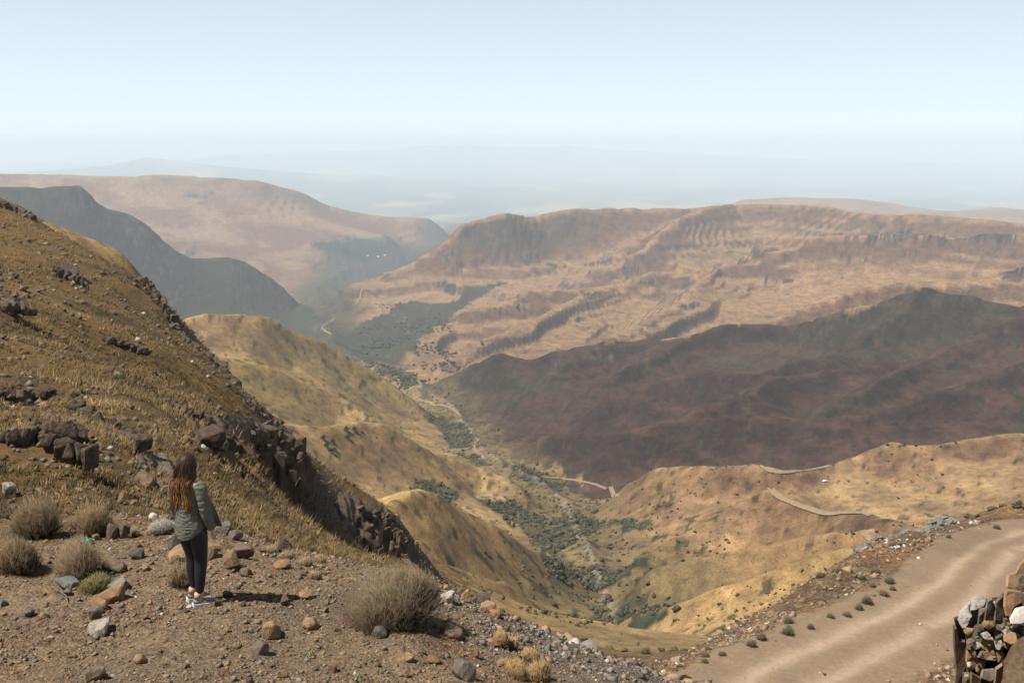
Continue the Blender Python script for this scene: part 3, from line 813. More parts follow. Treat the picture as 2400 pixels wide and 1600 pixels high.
def hull(kind, mat, k):
    key = (kind, mat, k)
    if key not in HULLS:
        if kind == 'stone': me = hull_mesh('stone', 100 + k, 14 + k % 6, .35, .62, .035)
        elif kind == 'slab': me = hull_mesh('slab', 200 + k, 16, .75, .38, .03)
        elif kind == 'block': me = hull_mesh('block', 300 + k, 16, .85, 1.0, .03)
        else: me = hull_mesh('chip', 400 + k, 10, .4, .6, 0)
        me.materials.append(RM[mat]); HULLS[key] = me
    return HULLS[key]

def put(name, me, loc, scale, rot, parent=None):
    o = bpy.data.objects.new(name, me); COL.objects.link(o)
    o.location = loc; o.scale = scale; o.rotation_euler = rot
    if parent: o.parent = parent
    return o

# named rocks: column, row of the foot, width, height (measured), colour, form, label
ROCKS = [
 (225,1458,52,34,'pale','stone','pale sandy block with flat split faces lying alone on open gravel'),
 (216,1562,48,30,'brown','slab','flat grey brown rock half buried in the gravel, below the pale sandy block'),
 (622,1467,48,36,'tan','stone','squat ochre rock alone on the gravel, right of the white soled shoe'.replace('right of','past')),
 (531,1306,54,40,'tan','block','smooth ochre boulder touching a browner boulder behind it, beyond the walker'),
 (550,1282,62,32,'brown','stone','rounded brown boulder tucked behind the smooth ochre boulder'),
 (434,1290,136,30,'tan','slab','long flat ochre slab running behind the walker\'s legs'),
 (406,1263,56,38,'grey','stone','grey boulder with lichen resting on the long flat slab'),
 (147,1356,56,26,'blue','slab','blue grey wedge of stone beside the dry shrub with grass at its foot'),
 (268,1356,54,22,'blue','slab','flat blue grey stone leaning behind the orange brown rock pile'),
 (256,1384,62,40,'orange','block','largest orange brown rock of the small pile by the dry stick'),
 (226,1402,50,26,'tan','slab','sloping tan slab of the small rock pile, next to the dry stick'),
 (216,1420,38,26,'grey','stone','lumpy dark grey stone at the bottom of the small rock pile'),
 (59,1414,26,20,'grey','stone','dull grey cobble on gravel left of the dry stick'.replace('left of','short of')),
 (153,1367,24,16,'brown','stone','small brown stone in front of the blue grey wedge'),
 (16,1140,38,34,'pale','block','pale squared boulder at the back of the ledge behind the dark dry shrub'),
 (279,1236,36,30,'brown','block','brown upright block beside the low silvery cushion plant'),
 (250,1238,30,36,'brown','block','dark brown block pressed against the dry shrub with green plastic'),
 (350,1198,24,20,'pale','stone','small pale grey stone above the silvery cushion plant'),
 (374,1202,26,18,'grey','slab','grey slab next to the small pale stone behind the cushion plant'),
 (262,1314,62,22,'brown','slab','low brown grey slab half hidden by the middle dry shrub'),
 (312,1282,42,22,'grey','slab','purple grey slab below the silvery cushion plant'),
 (331,1310,22,16,'tan','stone','small tan stone between the purple grey slab and the short dry shrub'),
 (319,1524,32,20,'tan','slab','flat tan stone on open gravel in the middle of the ledge'),
 (597,1500,44,24,'grey','slab','dark grey slab beside a small green rosette plant'),
 (644,1556,30,18,'tan','stone','little tan stone at the edge of the gravel beneath the dark grey slab'),
 (3,1392,20,20,'blue','stone','rounded blue grey stone half out of the gravel by the ledge shrubs'),
 (650,1268,36,30,'dark','block','dark angular rock where the ledge meets the grass slope'),
 (512,1226,40,24,'grey','slab','wide grey rock at the foot of the grass slope just past the jacket'),
 (540,1240,36,24,'grey','stone','grey lumpy rock at the foot of the grass slope near pale dry grass'),
 (644,1304,44,14,'orange','slab','thin reddish slab lying among pale dry grass'),
 (562,1322,30,18,'brown','slab','flat brown stone in front of the smooth ochre boulder'),
 (713,1446,42,26,'tan','slab','tan flat topped rock on gravel before the big bush'),
 (873,1466,42,28,'grey','stone','purple grey stone at the foot of the big bush'),
 (1063,1560,62,42,'grey','slab','broad grey slab with a broken brown corner near the grass tussocks'),
 (1110,1390,36,28,'brown','block','brown leaning block on the rim of the ledge beyond the big bush'),
 (1069,1382,28,26,'tan','block','tan block on the rim of the ledge next to the brown leaning block'),
 (1025,1384,32,30,'pale','block','pale grey block on the rim right against the big bush'.replace('right against','close against')),
 (1040,1466,60,26,'brown','slab','brown slab lying in the big bush\'s shadow'),
 (1089,1510,22,24,'tan','block','upright tan stone between the shaded slab and the grass tussocks'),
 (937,1518,28,18,'tan','stone','rounded tan stone on gravel below the purple grey stone'),
 (996,1524,36,14,'orange','slab','flat orange stone on gravel below the shaded brown slab'),
 (762,1544,24,20,'orange','block','red brown cube shaped stone near a green rosette plant'),
 (1235,1436,24,24,'pale','stone','pale upright stone with white marks on the rim of the scree'),
 (1136,1418,28,18,'orange','block','orange stone on the rim just below the brown leaning block'),
 (1121,1404,40,20,'tan','slab','tan slab wedged between the orange stone and the rim blocks'),
 (1155,1408,24,16,'brown','stone','dark brown stone at the end of the rim blocks'),
 (934,1556,14,22,'orange','block','slim upright orange stone near the broad grey slab'),
 (701,1374,40,18,'tan','slab','low tan stone in front of the big bush\'s edge'),
 (652,1388,24,20,'brown','stone','brown cobble between the low tan stone and the walker\'s shadow'),
 (519,1372,26,14,'grey','stone','grey stone at the edge of the walker\'s shadow'),
 (405,1296,34,20,'brown','stone','brown stone below the long flat slab next to the short dry shrub'),
 (100,1420,24,14,'tan','slab','thin tan stone on gravel before the blue grey wedge'),
]
for i, (c, r, w, h, mt, kd, lab) in enumerate(ROCKS):
    P = hit(c, r, 5.0, 40.0, 400)
    if P is None: continue
    dep = P[1] * math.cos(PITCH) - P[2] * math.sin(PITCH)
    W = w * dep / FPX * .93; Hh = h * dep / FPX * .93
    me = hull(kd, mt, i % 9)
    zh = max(v.co.z for v in me.vertices)
    o = put('rock', me, (P[0], P[1] + W * .25, P[2] - Hh * .22), (W, W * .85, Hh * 1.25 / zh), (random.uniform(-.12, .12), random.uniform(-.12, .12), random.uniform(-.5, .5)))
    tag(o, lab, 'rock', 'rocks lying on the ledge')

# smaller loose stones, alike but for their colour and place
SMALL = [('tan', 'small tan angular stone loose on the ledge gravel'), ('brown', 'small brown angular stone loose on the ledge gravel'),
         ('grey', 'small grey angular stone loose on the ledge gravel'), ('pale', 'small pale stone loose on the ledge gravel'), ('blue', 'small blue grey stone loose on the ledge gravel')]
rs = np.random.default_rng(77)
cnt = 0
cand = []
while len(cand) < 210:
    c, r = rs.uniform(-10, 1330), rs.uniform(1200, 1560)
    if r < 1290 and c > 620 or r < 1310 + (c - 800) * .32 and c > 800 or 760 < c < 1030 and 1290 < r < 1440: continue
    cand.append((c, r))
for j, (c, r) in enumerate(cand):
    P = hit(c, r, 5.0, 30.0, 260)
    if P is None: continue
    dep = P[1] * math.cos(PITCH) - P[2] * math.sin(PITCH)
    k = int(rs.choice(5, p=[.40, .33, .21, .03, .03]))
    W = rs.uniform(6, 17) * (1.15 if c > 1000 else 1) * dep / FPX
    o = put('stone', hull('stone' if j % 3 else 'slab', SMALL[k][0], j % 8), (P[0], P[1], P[2] - W * .13), (W, W * rs.uniform(.7, 1.1), W * rs.uniform(.8, 1.3)), (rs.uniform(-.3, .3), rs.uniform(-.3, .3), rs.uniform(0, 6.28)))
    zone = ('on the loose scree at the rim of the ledge' if c > 1030 else 'before the big bush' if c > 700 else 'near the dry shrubs' if c < 330 and r < 1440 else 'behind the walker among boulders' if r < 1340 else 'on the bare gravel floor' if r > 1450 else 'close to the walker')
    cn = 'blue grey' if SMALL[k][0] == 'blue' else SMALL[k][0]
    tag(o, 'small %s angular stone %s' % (cn, zone), 'stone', 'small %s stones %s' % (cn, zone))

# gravel: far too many to count
def pebbles(name, X, Y, S, cols, sink=.25, mat=None, squash=.65, seed=3):
    rs = np.random.default_rng(seed)
    n = len(X)
    Z = height(X, Y)
    O = np.array([(1, 0, 0), (-1, 0, 0), (0, 1, 0), (0, -1, 0), (0, 0, 1), (0, 0, -1)], float)
    Fo = np.array([(0, 2, 4), (2, 1, 4), (1, 3, 4), (3, 0, 4), (2, 0, 5), (1, 2, 5), (3, 1, 5), (0, 3, 5)])
    V = O[None] * rs.uniform(.55, 1.15, (n, 6, 1)) + rs.normal(0, .16, (n, 6, 3))
    V[..., 2] *= squash
    a = rs.uniform(0, 6.283, n); ca, sa = np.cos(a)[:, None], np.sin(a)[:, None]
    x, y = V[..., 0] * ca - V[..., 1] * sa, V[..., 0] * sa + V[..., 1] * ca
    t = rs.uniform(-.5, .5, n)[:, None]
    z = V[..., 2] + x * t
    P = np.stack([x * S[:, None] * .5 + X[:, None], y * S[:, None] * .5 + Y[:, None], z * S[:, None] * .5 + Z[:, None] + (S * (.5 * squash - sink))[:, None]], -1)
    F_ = (Fo[None] + 6 * np.arange(n)[:, None, None]).reshape(-1, 3)
    cc = np.repeat(cols, 6, axis=0)
    o = mesh_obj(name, P.reshape(-1, 3), F_, mat, None, False, cc)
    return o
m = NT('gravel_stone')
f = m.noise(m.pos(), 40, 4, .6)
MAT_GRAVEL = m.out(m.mix(1.0, m.attr(), m.ramp(f, [(.3, (.7, .7, .7)), (.7, (1.25, 1.22, 1.18))]), 'MULTIPLY'), .92, None, .12)
PAL = np.array([(.21, .14, .085), (.16, .115, .08), (.13, .105, .085), (.19, .16, .13), (.24, .165, .10), (.085, .065, .05), (.15, .142, .132), (.38, .34, .29)])
def pal(n, rs, p=(.22, .22, .18, .1, .14, .07, .05, .02)):
    c = PAL[rs.choice(8, n, p=np.array(p) / sum(p))]
    return c * rs.uniform(.8, 1.2, (n, 1))
def polar_pts(rs, n, a0, a1, r0, r1, power=1.0):
    a = np.radians(rs.uniform(a0, a1, n)); r = np.exp(rs.uniform(math.log(r0), math.log(r1), n))
    return r * np.sin(a), r * np.cos(a), r
rs = np.random.default_rng(8)
X, Y, R = polar_pts(rs, 30000, -31, 14, 7.2, 16.5)
S = np.exp(rs.normal(math.log(.024), .62, len(X))) * (R / 10) ** .5
S = np.clip(S, .008, .10)
k = fbm(X / 1.1, Y / 1.1, 3, 66) + rs.uniform(-.5, .5, len(X)) > -.15
X, Y, S = X[k], Y[k], S[k]
cc = pal(len(X), rs)
gy = (X > -1.2) & (Y > 9.6)
cc[gy] = pal(gy.sum(), rs, (.1, .12, .18, .2, .06, .08, .24, .06))
S[gy] *= 1.5
o = pebbles('gravel', X, Y, S, cc, mat=MAT_GRAVEL)
tag(o, 'fine brown gravel and chips strewn over the ledge', None, None, 'stuff')
# rubble on the scree and along the road
Xa, Ya, Ra = polar_pts(rs, 9000, -1, 24, 11.5, 34)
Xb, Yb, Rb = polar_pts(rs, 22000, 6, 35, 30, 82)
X, Y, R = np.concatenate([Xa, Xb]), np.concatenate([Ya, Yb]), np.concatenate([Ra, Rb])
d, par = segdist(X, Y, ROAD)
k = (d > 3.3 + rs.normal(0, .45, len(X))) | (rs.uniform(0, 1, len(X)) < .05)
k &= fbm(X / 5, Y / 5, 3, 67) + rs.uniform(-.6, .6, len(X)) > -.1
X, Y, R = X[k], Y[k], R[k]
S = np.clip(np.exp(rs.normal(math.log(.13), .6, len(X))) * (R / 25) ** .5, .05, .8)
d = d[k]; S[d < 3.5] *= .4
cc = pal(len(X), rs, (.24, .16, .12, .14, .2, .07, .04, .07)) * rs.uniform(.7, 1.35, (len(X), 1))
o = pebbles('rubble', X, Y, S, cc, mat=MAT_GRAVEL, seed=4)
tag(o, 'loose rubble scattered down the scree and along the dirt road', None, None, 'stuff')
# stones of the grass slope
X, Y, R = polar_pts(rs, 15000, -34, -2, 15.5, 210)
k = fbm(X / 7, Y / 7, 3, 68) * .9 + rs.uniform(-.5, .5, len(X)) > .12
X, Y, R = X[k], Y[k], R[k]
S = np.clip(np.exp(rs.normal(math.log(.20), .65, len(X))) * (R / 30) ** .55, .05, 1.7)
S = np.minimum(S, .011 * R)
o = pebbles('slope_rubble', X, Y, S, pal(len(X), rs, (.08, .25, .25, .08, .05, .25, .04, .03)) * .85, mat=MAT_GRAVEL, seed=5)
tag(o, 'brown rubble and small rocks showing through the grass slope', None, None, 'stuff')

# ------------------------------------------------------------------ crags on the grass slope
def crag(label, top, bot, nx, nz, size, mat='dark', fill=.93, depth=.5, seed=1, yaw=.0, face=True):
    rs = np.random.default_rng(seed)
    A, B = [], []
    for t_, b_ in zip(top, bot):
        g = hit(t_[0], t_[1] + 4, 13.0, 400.0, 500)
        Yt = t_[2] if g is None else min(t_[2], g[1] - .25 * size)
        A.append(at(t_[0], t_[1], Yt)); B.append(at(b_[0], b_[1], Yt - max(t_[2] - b_[2], .1)))
    A, B = np.array(A), np.array(B)
    def along(Q, s):
        t = s * (len(Q) - 1); i = min(int(t), len(Q) - 2); return Q[i] + (Q[i + 1] - Q[i]) * (t - i)
    root = empty('rock_crag', tuple(along(B, .5)))
    tag(root, label, 'crag', 'crags on the grass slope')
    org = np.array(root.location)
    if face:
        nu, nv = max(10, nx * 3), 22
        G = np.empty((nv, nu, 3))
        for j in range(nu):
            s = j / (nu - 1); a, b = along(A, s), along(B, s)
            for i in range(nv):
                t = i / (nv - 4)
                if t <= 1: G[i, j] = b + (a - b) * (t * 1.1 - .12)
                else: G[i, j] = a + np.array([-.5, 1.0, .04]) * size * (t - 1) * 9
        Nn = normals(G[..., 0], G[..., 1], G[..., 2])
        du = np.gradient(G, axis=1); nrm = np.cross(du, np.array([0, 0, 1.0])); nrm /= np.linalg.norm(nrm, axis=-1, keepdims=True) + 1e-9
        nrm[nrm[..., 1] > 0] *= -1
        u_ = np.cumsum(np.linalg.norm(du, axis=-1), axis=1) / size; v_ = G[..., 2] / size
        dsp = (vn(u_ * 1.1, v_ * .35, seed) * .8 + vn(u_ * 2.6, v_ * .9, seed + 1) * .45 + vn(u_ * 6, v_ * 3, seed + 2) * .22 + .5 * np.floor(2.5 * vn(u_ * .9 + 5, v_ * .7, seed + 3)) / 2.5)
        G = G + nrm * (dsp * .55 * size)[..., None] + rs.normal(0, .035 * size, G.shape)
        mesh_obj('face', (G - org).reshape(-1, 3), grid_faces(nv, nu), RM[mat], root, False)
    for i in range(nx):
        s = (i + .5 + rs.normal(0, .15)) / nx
        s = min(max(s, 0.0), 1.0)
        a, b = along(A, s), along(B, s)
        h = max(a[2] - b[2], .3)
        n = max(1, min(nz, int(round(h / (1.5 * size) * rs.uniform(.7, 1.4)))))
        col = rs.normal(0, depth)
        cuts = np.sort(np.concatenate([[-.12, 1 + rs.normal(0, .06)], rs.uniform(.15, .85, n - 1)]))
        w = np.linalg.norm((along(A, min(1, s + .5 / nx)) - along(A, max(0, s - .5 / nx))))
        w = max(min(w, 1.1 * size), .6 * size)
        for c0, c1 in zip(cuts[:-1], cuts[1:]):
            if rs.uniform() > fill: continue
            q = b + (a - b) * c0
            hh = max((c1 - c0) * h, .75 * size)
            me = hull('block', mat, int(rs.integers(0, 9)))
            zh = max(v.co.z for v in me.vertices)
            dd = size * rs.uniform(.9, 1.6)
            o = put('block', me, tuple(q * (1 + (dd * .15 + col + rs.normal(0, .3 * depth)) / np.linalg.norm(q)) - org),
                    (w * rs.uniform(1.0, 1.5), dd, hh * 1.2 / zh), (rs.normal(0, .1), rs.normal(0, .1), yaw + rs.normal(0, .3)), root)
    return root
crag('tall dark cliff with a shaded overhanging face cut into the grass slope',
     [(450,985,88),(510,972,91),(575,972,96),(640,990,101),(688,1018,104),(704,1050,105)],
     [(478,1018,85),(520,1045,87),(580,1090,90),(640,1160,93),(695,1235,97),(712,1262,99)], 48, 8, 1.0, 'dark', .94, .8, 21, -.9)
crag('brown bluff breaking the skyline high on the grass slope',
     [(300,630,166),(340,645,160),(372,690,152),(392,728,146)], [(300,665,160),(335,705,154),(370,735,149),(398,752,146)], 34, 4, 1.1, 'dark', .9, .6, 22, -.7)
crag('broken line of dark rocks on the skyline above the tall cliff',
     [(425,775,138),(470,805,134),(515,840,127),(540,878,121)], [(420,800,136),(468,838,131),(512,870,125),(545,905,121)], 30, 3, 1.0, 'dark', .85, .6, 23, -.7)
crag('knobbly crag beyond the tall cliff, above the golden valley',
     [(780,1135,128),(840,1150,127),(885,1165,126),(918,1198,124),(926,1220,124)], [(800,1230,118),(850,1280,116),(890,1300,115),(922,1310,116),(936,1310,116)], 30, 7, .95, 'dark', .95, .5, 24, -.9)
crag('low dark rock spur behind the big bush on the ledge rim',
     [(925,1290,60),(950,1300,58),(975,1318,56)], [(925,1345,56),(955,1350,55),(990,1355,54)], 7, 3, .8, 'dark', 1, .3, 25, -.5)
crag('dark broken outcrop near the upper edge of the grass slope, below the bluff',
     [(0,860,44),(40,868,45),(90,850,47),(130,862,49)], [(0,905,40),(45,912,41),(90,915,42),(135,900,44)], 26, 3, .42, 'dark', .7, .6, 26, -.4, False)
crag('small rock step on the skyline at the top of the grass slope',
     [(-20,455,225),(30,470,218),(70,492,210)], [(-20,490,215),(30,500,210),(75,515,206)], 16, 2, 1.3, 'dark', .9, .5, 27, -.5)
crag('rock step among tussocks in the middle of the grass slope',
     [(120,845,52),(150,850,53),(170,870,54)], [(110,900,47),(145,915,47),(175,915,48)], 14, 3, .45, 'dark', .8, .5, 28, -.5, False)
crag('chain of brown rocks slanting across the grass slope above the walker',
     [(180,905,42),(240,945,42),(300,980,43),(330,1010,42)], [(170,935,38),(235,975,38),(295,1010,38),(330,1035,38)], 30, 2, .36, 'dark', .7, .6, 29, -.4, False)
crag('cracked brown boulders with a deep hollow beside the walker',
     [(322,1062,21.5),(350,1052,21.8),(385,1060,22),(402,1085,22)], [(325,1110,19.6),(350,1130,19.2),(380,1150,19.0),(405,1165,18.8)], 10, 3, .32, 'brown', .95, .25, 30, -.3)
crag('low rocks at the near edge of the grass slope below the tall cliff',
     [(620,1165,34),(660,1190,34),(700,1215,35),(735,1235,36)], [(615,1185,33),(660,1215,32.5),(700,1240,33),(740,1262,34)], 16, 1, .42, 'dark', .8, .5, 31, -.4, False)
crag('low rock heads in the grass far up the slope, under the skyline step',
     [(10,690,80),(40,694,81),(75,702,82)], [(10,712,77),(40,716,78),(75,724,79)], 10, 1, .8, 'dark', .8, .6, 32, -.4)
crag('grey brown rocks in the grass at the back of the ledge',
     [(20,1010,25),(90,1005,26),(150,1030,24.5),(220,1062,21.5)], [(15,1030,23.8),(90,1025,24.8),(150,1050,23),(225,1080,20.2)], 24, 1, .26, 'dark', .7, .5, 33, -.4, False)
crag('dark cleft rocks high on the grass slope near its skyline',
     [(130,600,140),(160,612,140),(190,630,138)], [(125,625,135),(160,640,134),(195,655,132)], 12, 2, .9, 'dark', .85, .6, 34, -.5)

crag('weathered rock ledge among dark tussocks halfway up the slope',
     [(255,760,92),(300,772,92),(340,790,92)], [(250,785,88),(298,800,88),(340,815,88)], 18, 2, .7, 'dark', .8, .7, 37, -.5, False)
crag('stepped brown rocks in the grass above the line of the tall cliff',
     [(380,900,72),(430,925,74),(480,950,76)], [(375,930,68),(428,955,70),(480,980,72)], 20, 2, .6, 'dark', .8, .7, 38, -.5, False)
crag('ragged rock rib low on the slope behind the dry shrubs',
     [(60,950,31),(120,958,31),(190,985,30)], [(55,985,28.5),(120,992,28.5),(190,1015,27.5)], 24, 2, .26, 'dark', .7, .6, 39, -.4, False)
crag('jagged rocky rim of the slope between the skyline rocks and the tall cliff',
     [(548,890,121),(590,925,114),(640,968,108),(680,1010,105),(698,1040,104)], [(540,915,119),(585,955,112),(632,1000,106),(672,1040,103),(690,1065,103)], 36, 2, 1.0, 'dark', .8, .8, 35, -.8)
crag('thin rocky rim along the skyline below the upper bluff',
     [(395,735,146),(410,758,142),(428,778,139)], [(390,752,144),(408,775,141),(426,795,138)], 9, 2, 1.0, 'dark', .8, .6, 36, -.7)
# ------------------------------------------------------------------ rock outcrop beside the road cutting
def outline_block(name, pix, Y0, tilt, thick, mat, parent, org, jit=.03, seed=0):
    """a rock slab with this face outline, at its own distance, with real thickness"""
    rs = np.random.default_rng(seed)
    n = len(pix)
    cx_ = sum(p[0] for p in pix) / n; cy_ = sum(p[1] for p in pix) / n
    Fv = np.array([at(p[0], p[1], Y0 + tilt[0] * (p[0] - cx_) / 100 + tilt[1] * (p[1] - cy_) / 100 + rs.normal(0, jit)) for p in pix])
    c = Fv.mean(0)
    vd = c / np.linalg.norm(c)
    Bv = c + (Fv - c) * .98 + vd * thick + np.array([.05, 0, -.06]) + rs.normal(0, jit, Fv.shape)
    Fi = c + (Fv - c) * .90 + np.array([0, -.035, .0])
    V = np.vstack([Fi, Fv, Bv]) - org
    Fc = [tuple(range(n))]
    for i in range(n):
        j = (i + 1) % n
        Fc.append((i, j, j + n, i + n)[::-1]); Fc.append((i + n, j + n, j + 2 * n, i + 2 * n)[::-1])
    Fc.append(tuple(range(3 * n - 1, 2 * n - 1, -1)))
    me = bpy.data.meshes.new(name); me.from_pydata(V.tolist(), [], Fc)
    bm = bmesh.new(); bm.from_mesh(me)
    bmesh.ops.triangulate(bm, faces=bm.faces)
    if name in ('face', 'cap_block', 'core'):
        bmesh.ops.subdivide_edges(bm, edges=bm.edges, cuts=3, use_grid_fill=True)
        for v in bm.verts:
            k = float(vn(np.array([v.co.x * 6 + v.co.y * 3]), np.array([v.co.z * 6]), seed)[0]) * .045 + float(vn(np.array([v.co.x * 17]), np.array([v.co.z * 17 + v.co.y * 9]), seed + 1)[0]) * .022
            v.co += Vector((.3 * k, -k, .5 * k))
    bmesh.ops.recalc_face_normals(bm, faces=bm.faces)
    bm.to_mesh(me); bm.free()
    me.materials.append(RM[mat])
    o = bpy.data.objects.new(name, me); COL.objects.link(o); o.parent = parent
    return o
def q(*pts): return [(2058 + .21875 * a, 1225 + .21875 * b) for a, b in pts]
OC = at(2270, 1560, 12.6)
oc = empty('rock_outcrop', tuple(OC))
tag(oc, 'shattered outcrop of tan and white capped rock beside the dirt road', 'outcrop')
parts = [
 ('cap_block', q((640,860),(700,780),(790,700),(850,645),(940,650),(945,740),(870,780),(800,790),(780,860),(740,960),(690,990),(650,900)), 12.4, (.15,-.5), .7, 'pale'),
 ('block', q((606,880),(640,865),(700,1000),(722,1100),(660,1112),(622,960)), 12.5, (.5,0), .6, 'dark'),
 ('block', q((595,960),(622,950),(660,1110),(722,1108),(738,1200),(725,1400),(700,1640),(600,1640),(620,1400),(600,1150)), 12.45, (.4,0), .8, 'brown'),
 ('block', q((690,992),(750,962),(830,980),(900,1010),(860,1060),(800,1095),(735,1105),(715,1040)), 12.3, (0,-.4), .8, 'tan'),
 ('block', q((780,862),(800,790),(870,780),(860,850),(850,960),(830,980),(755,962)), 12.55, (0,.2), .6, 'brown'),
 ('block', q((870,782),(940,770),(935,900),(910,1000),(850,975),(862,850)), 12.45, (.2,0), .6, 'grey'),
 ('pillar', q((950,690),(1004,668),(1005,720),(968,835),(942,935),(920,905),(938,780)), 12.3, (.2,0), .7, 'grey'),
 ('block', q((1004,720),(1040,700),(1030,850),(970,830)), 12.4, (0,-.4), .5, 'pale'),
 ('slab', q((1040,700),(1112,620),(1128,640),(1122,900),(1112,1030),(1060,1062),(1028,1080),(1024,900)), 12.35, (.3,0), .8, 'grey'),
 ('block', q((968,838),(1024,850),(1024,960),(960,1000),(935,945)), 12.3, (.1,-.3), .5, 'tan'),
 ('block', q((1130,640),(1155,580),(1240,585),(1310,600),(1325,705),(1230,755),(1180,875),(1150,860),(1125,760)), 12.2, (.3,-.3), .9, 'orange'),
 ('block', q((1190,885),(1250,780),(1420,735),(1420,900),(1290,935),(1200,935)), 11.9, (.2,-.6), .9, 'pale'),
 ('block', q((1125,880),(1185,880),(1205,935),(1195,1010),(1118,1030)), 12.1, (.2,0), .6, 'brown'),
 ('block', q((1150,562),(1160,430),(1250,395),(1300,300),(1420,200),(1420,590),(1250,582)), 13.2, (.4,-.4), 1.2, 'tan'),
 ('block', q((1250,580),(1262,470),(1300,420),(1420,400),(1420,600),(1330,610)), 12.9, (.2,-.3), .8, 'brown'),
 ('block', q((1300,610),(1420,600),(1420,735),(1325,745)), 12.3, (.2,-.2), .7, 'dark'),
 ('block', q((735,1110),(800,1095),(870,1050),(900,1080),(880,1190),(820,1210),(742,1210)), 12.2, (.1,-.2), .6, 'grey'),
 ('block', q((900,1110),(1010,1080),(1035,1110),(1020,1200),(930,1215),(890,1190)), 12.1, (.1,-.3), .6, 'tan'),
 ('block', q((1040,1080),(1115,1040),(1125,1180),(1110,1230),(1045,1215)), 12.0, (.2,0), .6, 'brown'),
 ('block', q((1125,1060),(1200,1020),(1300,1060),(1270,1130),(1190,1150),(1130,1120)), 11.9, (.1,-.5), .6, 'tan'),
 ('block', q((735,1215),(830,1215),(850,1300),(830,1420),(740,1440),(725,1330)), 12.2, (.2,0), .7, 'tan'),
 ('block', q((845,1310),(940,1310),(920,1400),(880,1500),(835,1440)), 12.1, (.2,0), .6, 'brown'),
 ('block', q((890,1220),(1030,1210),(1040,1320),(930,1310),(850,1290)), 12.0, (.1,-.3), .6, 'brown'),
 ('block', q((1045,1220),(1120,1235),(1130,1340),(1060,1340)), 12.0, (.1,0), .6, 'orange'),
 ('block', q((900,1420),(1030,1410),(1040,1500),(980,1540),(880,1500)), 11.8, (.1,-.3), .6, 'grey'),
 ('block', q((780,1440),(880,1500),(890,1660),(770,1660)), 11.9, (.1,0), .7, 'orange'),
 ('block', q((1040,1400),(1110,1350),(1100,1660),(990,1660),(1030,1520)), 11.8, (.1,0), .7, 'tan'),
 ('block', q((700,1450),(770,1450),(760,1660),(690,1660)), 12.2, (.1,0), .7, 'brown'),
 ('face', q((1420,1040),(1344,1080),(1270,1140),(1180,1240),(1130,1350),(1100,1660),(1420,1660)), 11.3, (-.3,-.5), 1.4, 'earth'),
]
for i, (nm, pix, Y0, tl, th_, mt) in enumerate(parts):
    o = outline_block(nm, pix, Y0, tl, th_, mt, oc, OC, .025, 500 + i)
    if nm == 'cap_block': o['label'] = 'white weathered cap of the outcrop'
    if nm == 'face': o['label'] = 'brown earthy face of the outcrop'
# small wedges filling the joints, and the body behind
rs = np.random.default_rng(12)
for i in range(46):
    a, b = rs.uniform(740, 1260), rs.uniform(960, 1560)
    if a + (b - 1080) * .35 > 1290: continue
    P = at(2058 + .21875 * a, 1225 + .21875 * b, 12.02 + rs.uniform(-.1, .1))
    s = rs.uniform(.04, .115)
    put('chip', hull('block', ['tan', 'pale', 'orange', 'brown', 'grey'][int(rs.choice(5, p=[.35, .25, .15, .15, .1]))], i % 9), tuple(P - OC), (s, s * .9, s * rs.uniform(.5, 1.2)), tuple(rs.uniform(-.7, .7, 3)), oc)
outline_block('core', q((660,930),(850,700),(1100,660),(1420,440),(1420,1700),(640,1700),(665,1200)), 12.55, (0,-.1), 1.8, 'earth', oc, OC, .03, 600)

# blue grey stones packed along the outer edge of the road bend
def stone_run(label, pts, n, size, spread, seed, cat='stones', name='stone_kerb'):
    rs = np.random.default_rng(seed)
    P = resample(np.array([at(*p) for p in pts])[:, :2], .8) if len(pts) > 2 else np.array([at(*p) for p in pts])[:, :2]
    c = P[len(P) // 2]; root = empty(name, (c[0], c[1], zat(*c)))
    tag(root, label, cat); org = np.array(root.location)
    for i in range(n):
        b = P[int(rs.integers(0, len(P)))] + rs.normal(0, spread, 2)
        s = size * rs.uniform(.6, 1.3)
        put('stone', hull('stone', 'blue', int(rs.integers(0, 8))), tuple(np.array([b[0], b[1], zat(*b) - .05 + (rs.uniform(0, .5) if spread > .25 else 0)]) - org), (s, s, s), tuple(rs.uniform(-.5, .5, 3)), root)
stone_run('line of packed blue grey stones edging the dirt road bend', [(1965,1281,61),(2000,1268,63),(2060,1246,66),(2120,1233,68.5),(2150,1226,70)], 90, .42, .14, 41)
stone_run('heap of blue grey stones at the end of the stone edging', [(2155,1218,71),(2165,1215,71.5),(2172,1210,72)], 34, .62, .42, 42, 'stones', 'stone_heap')
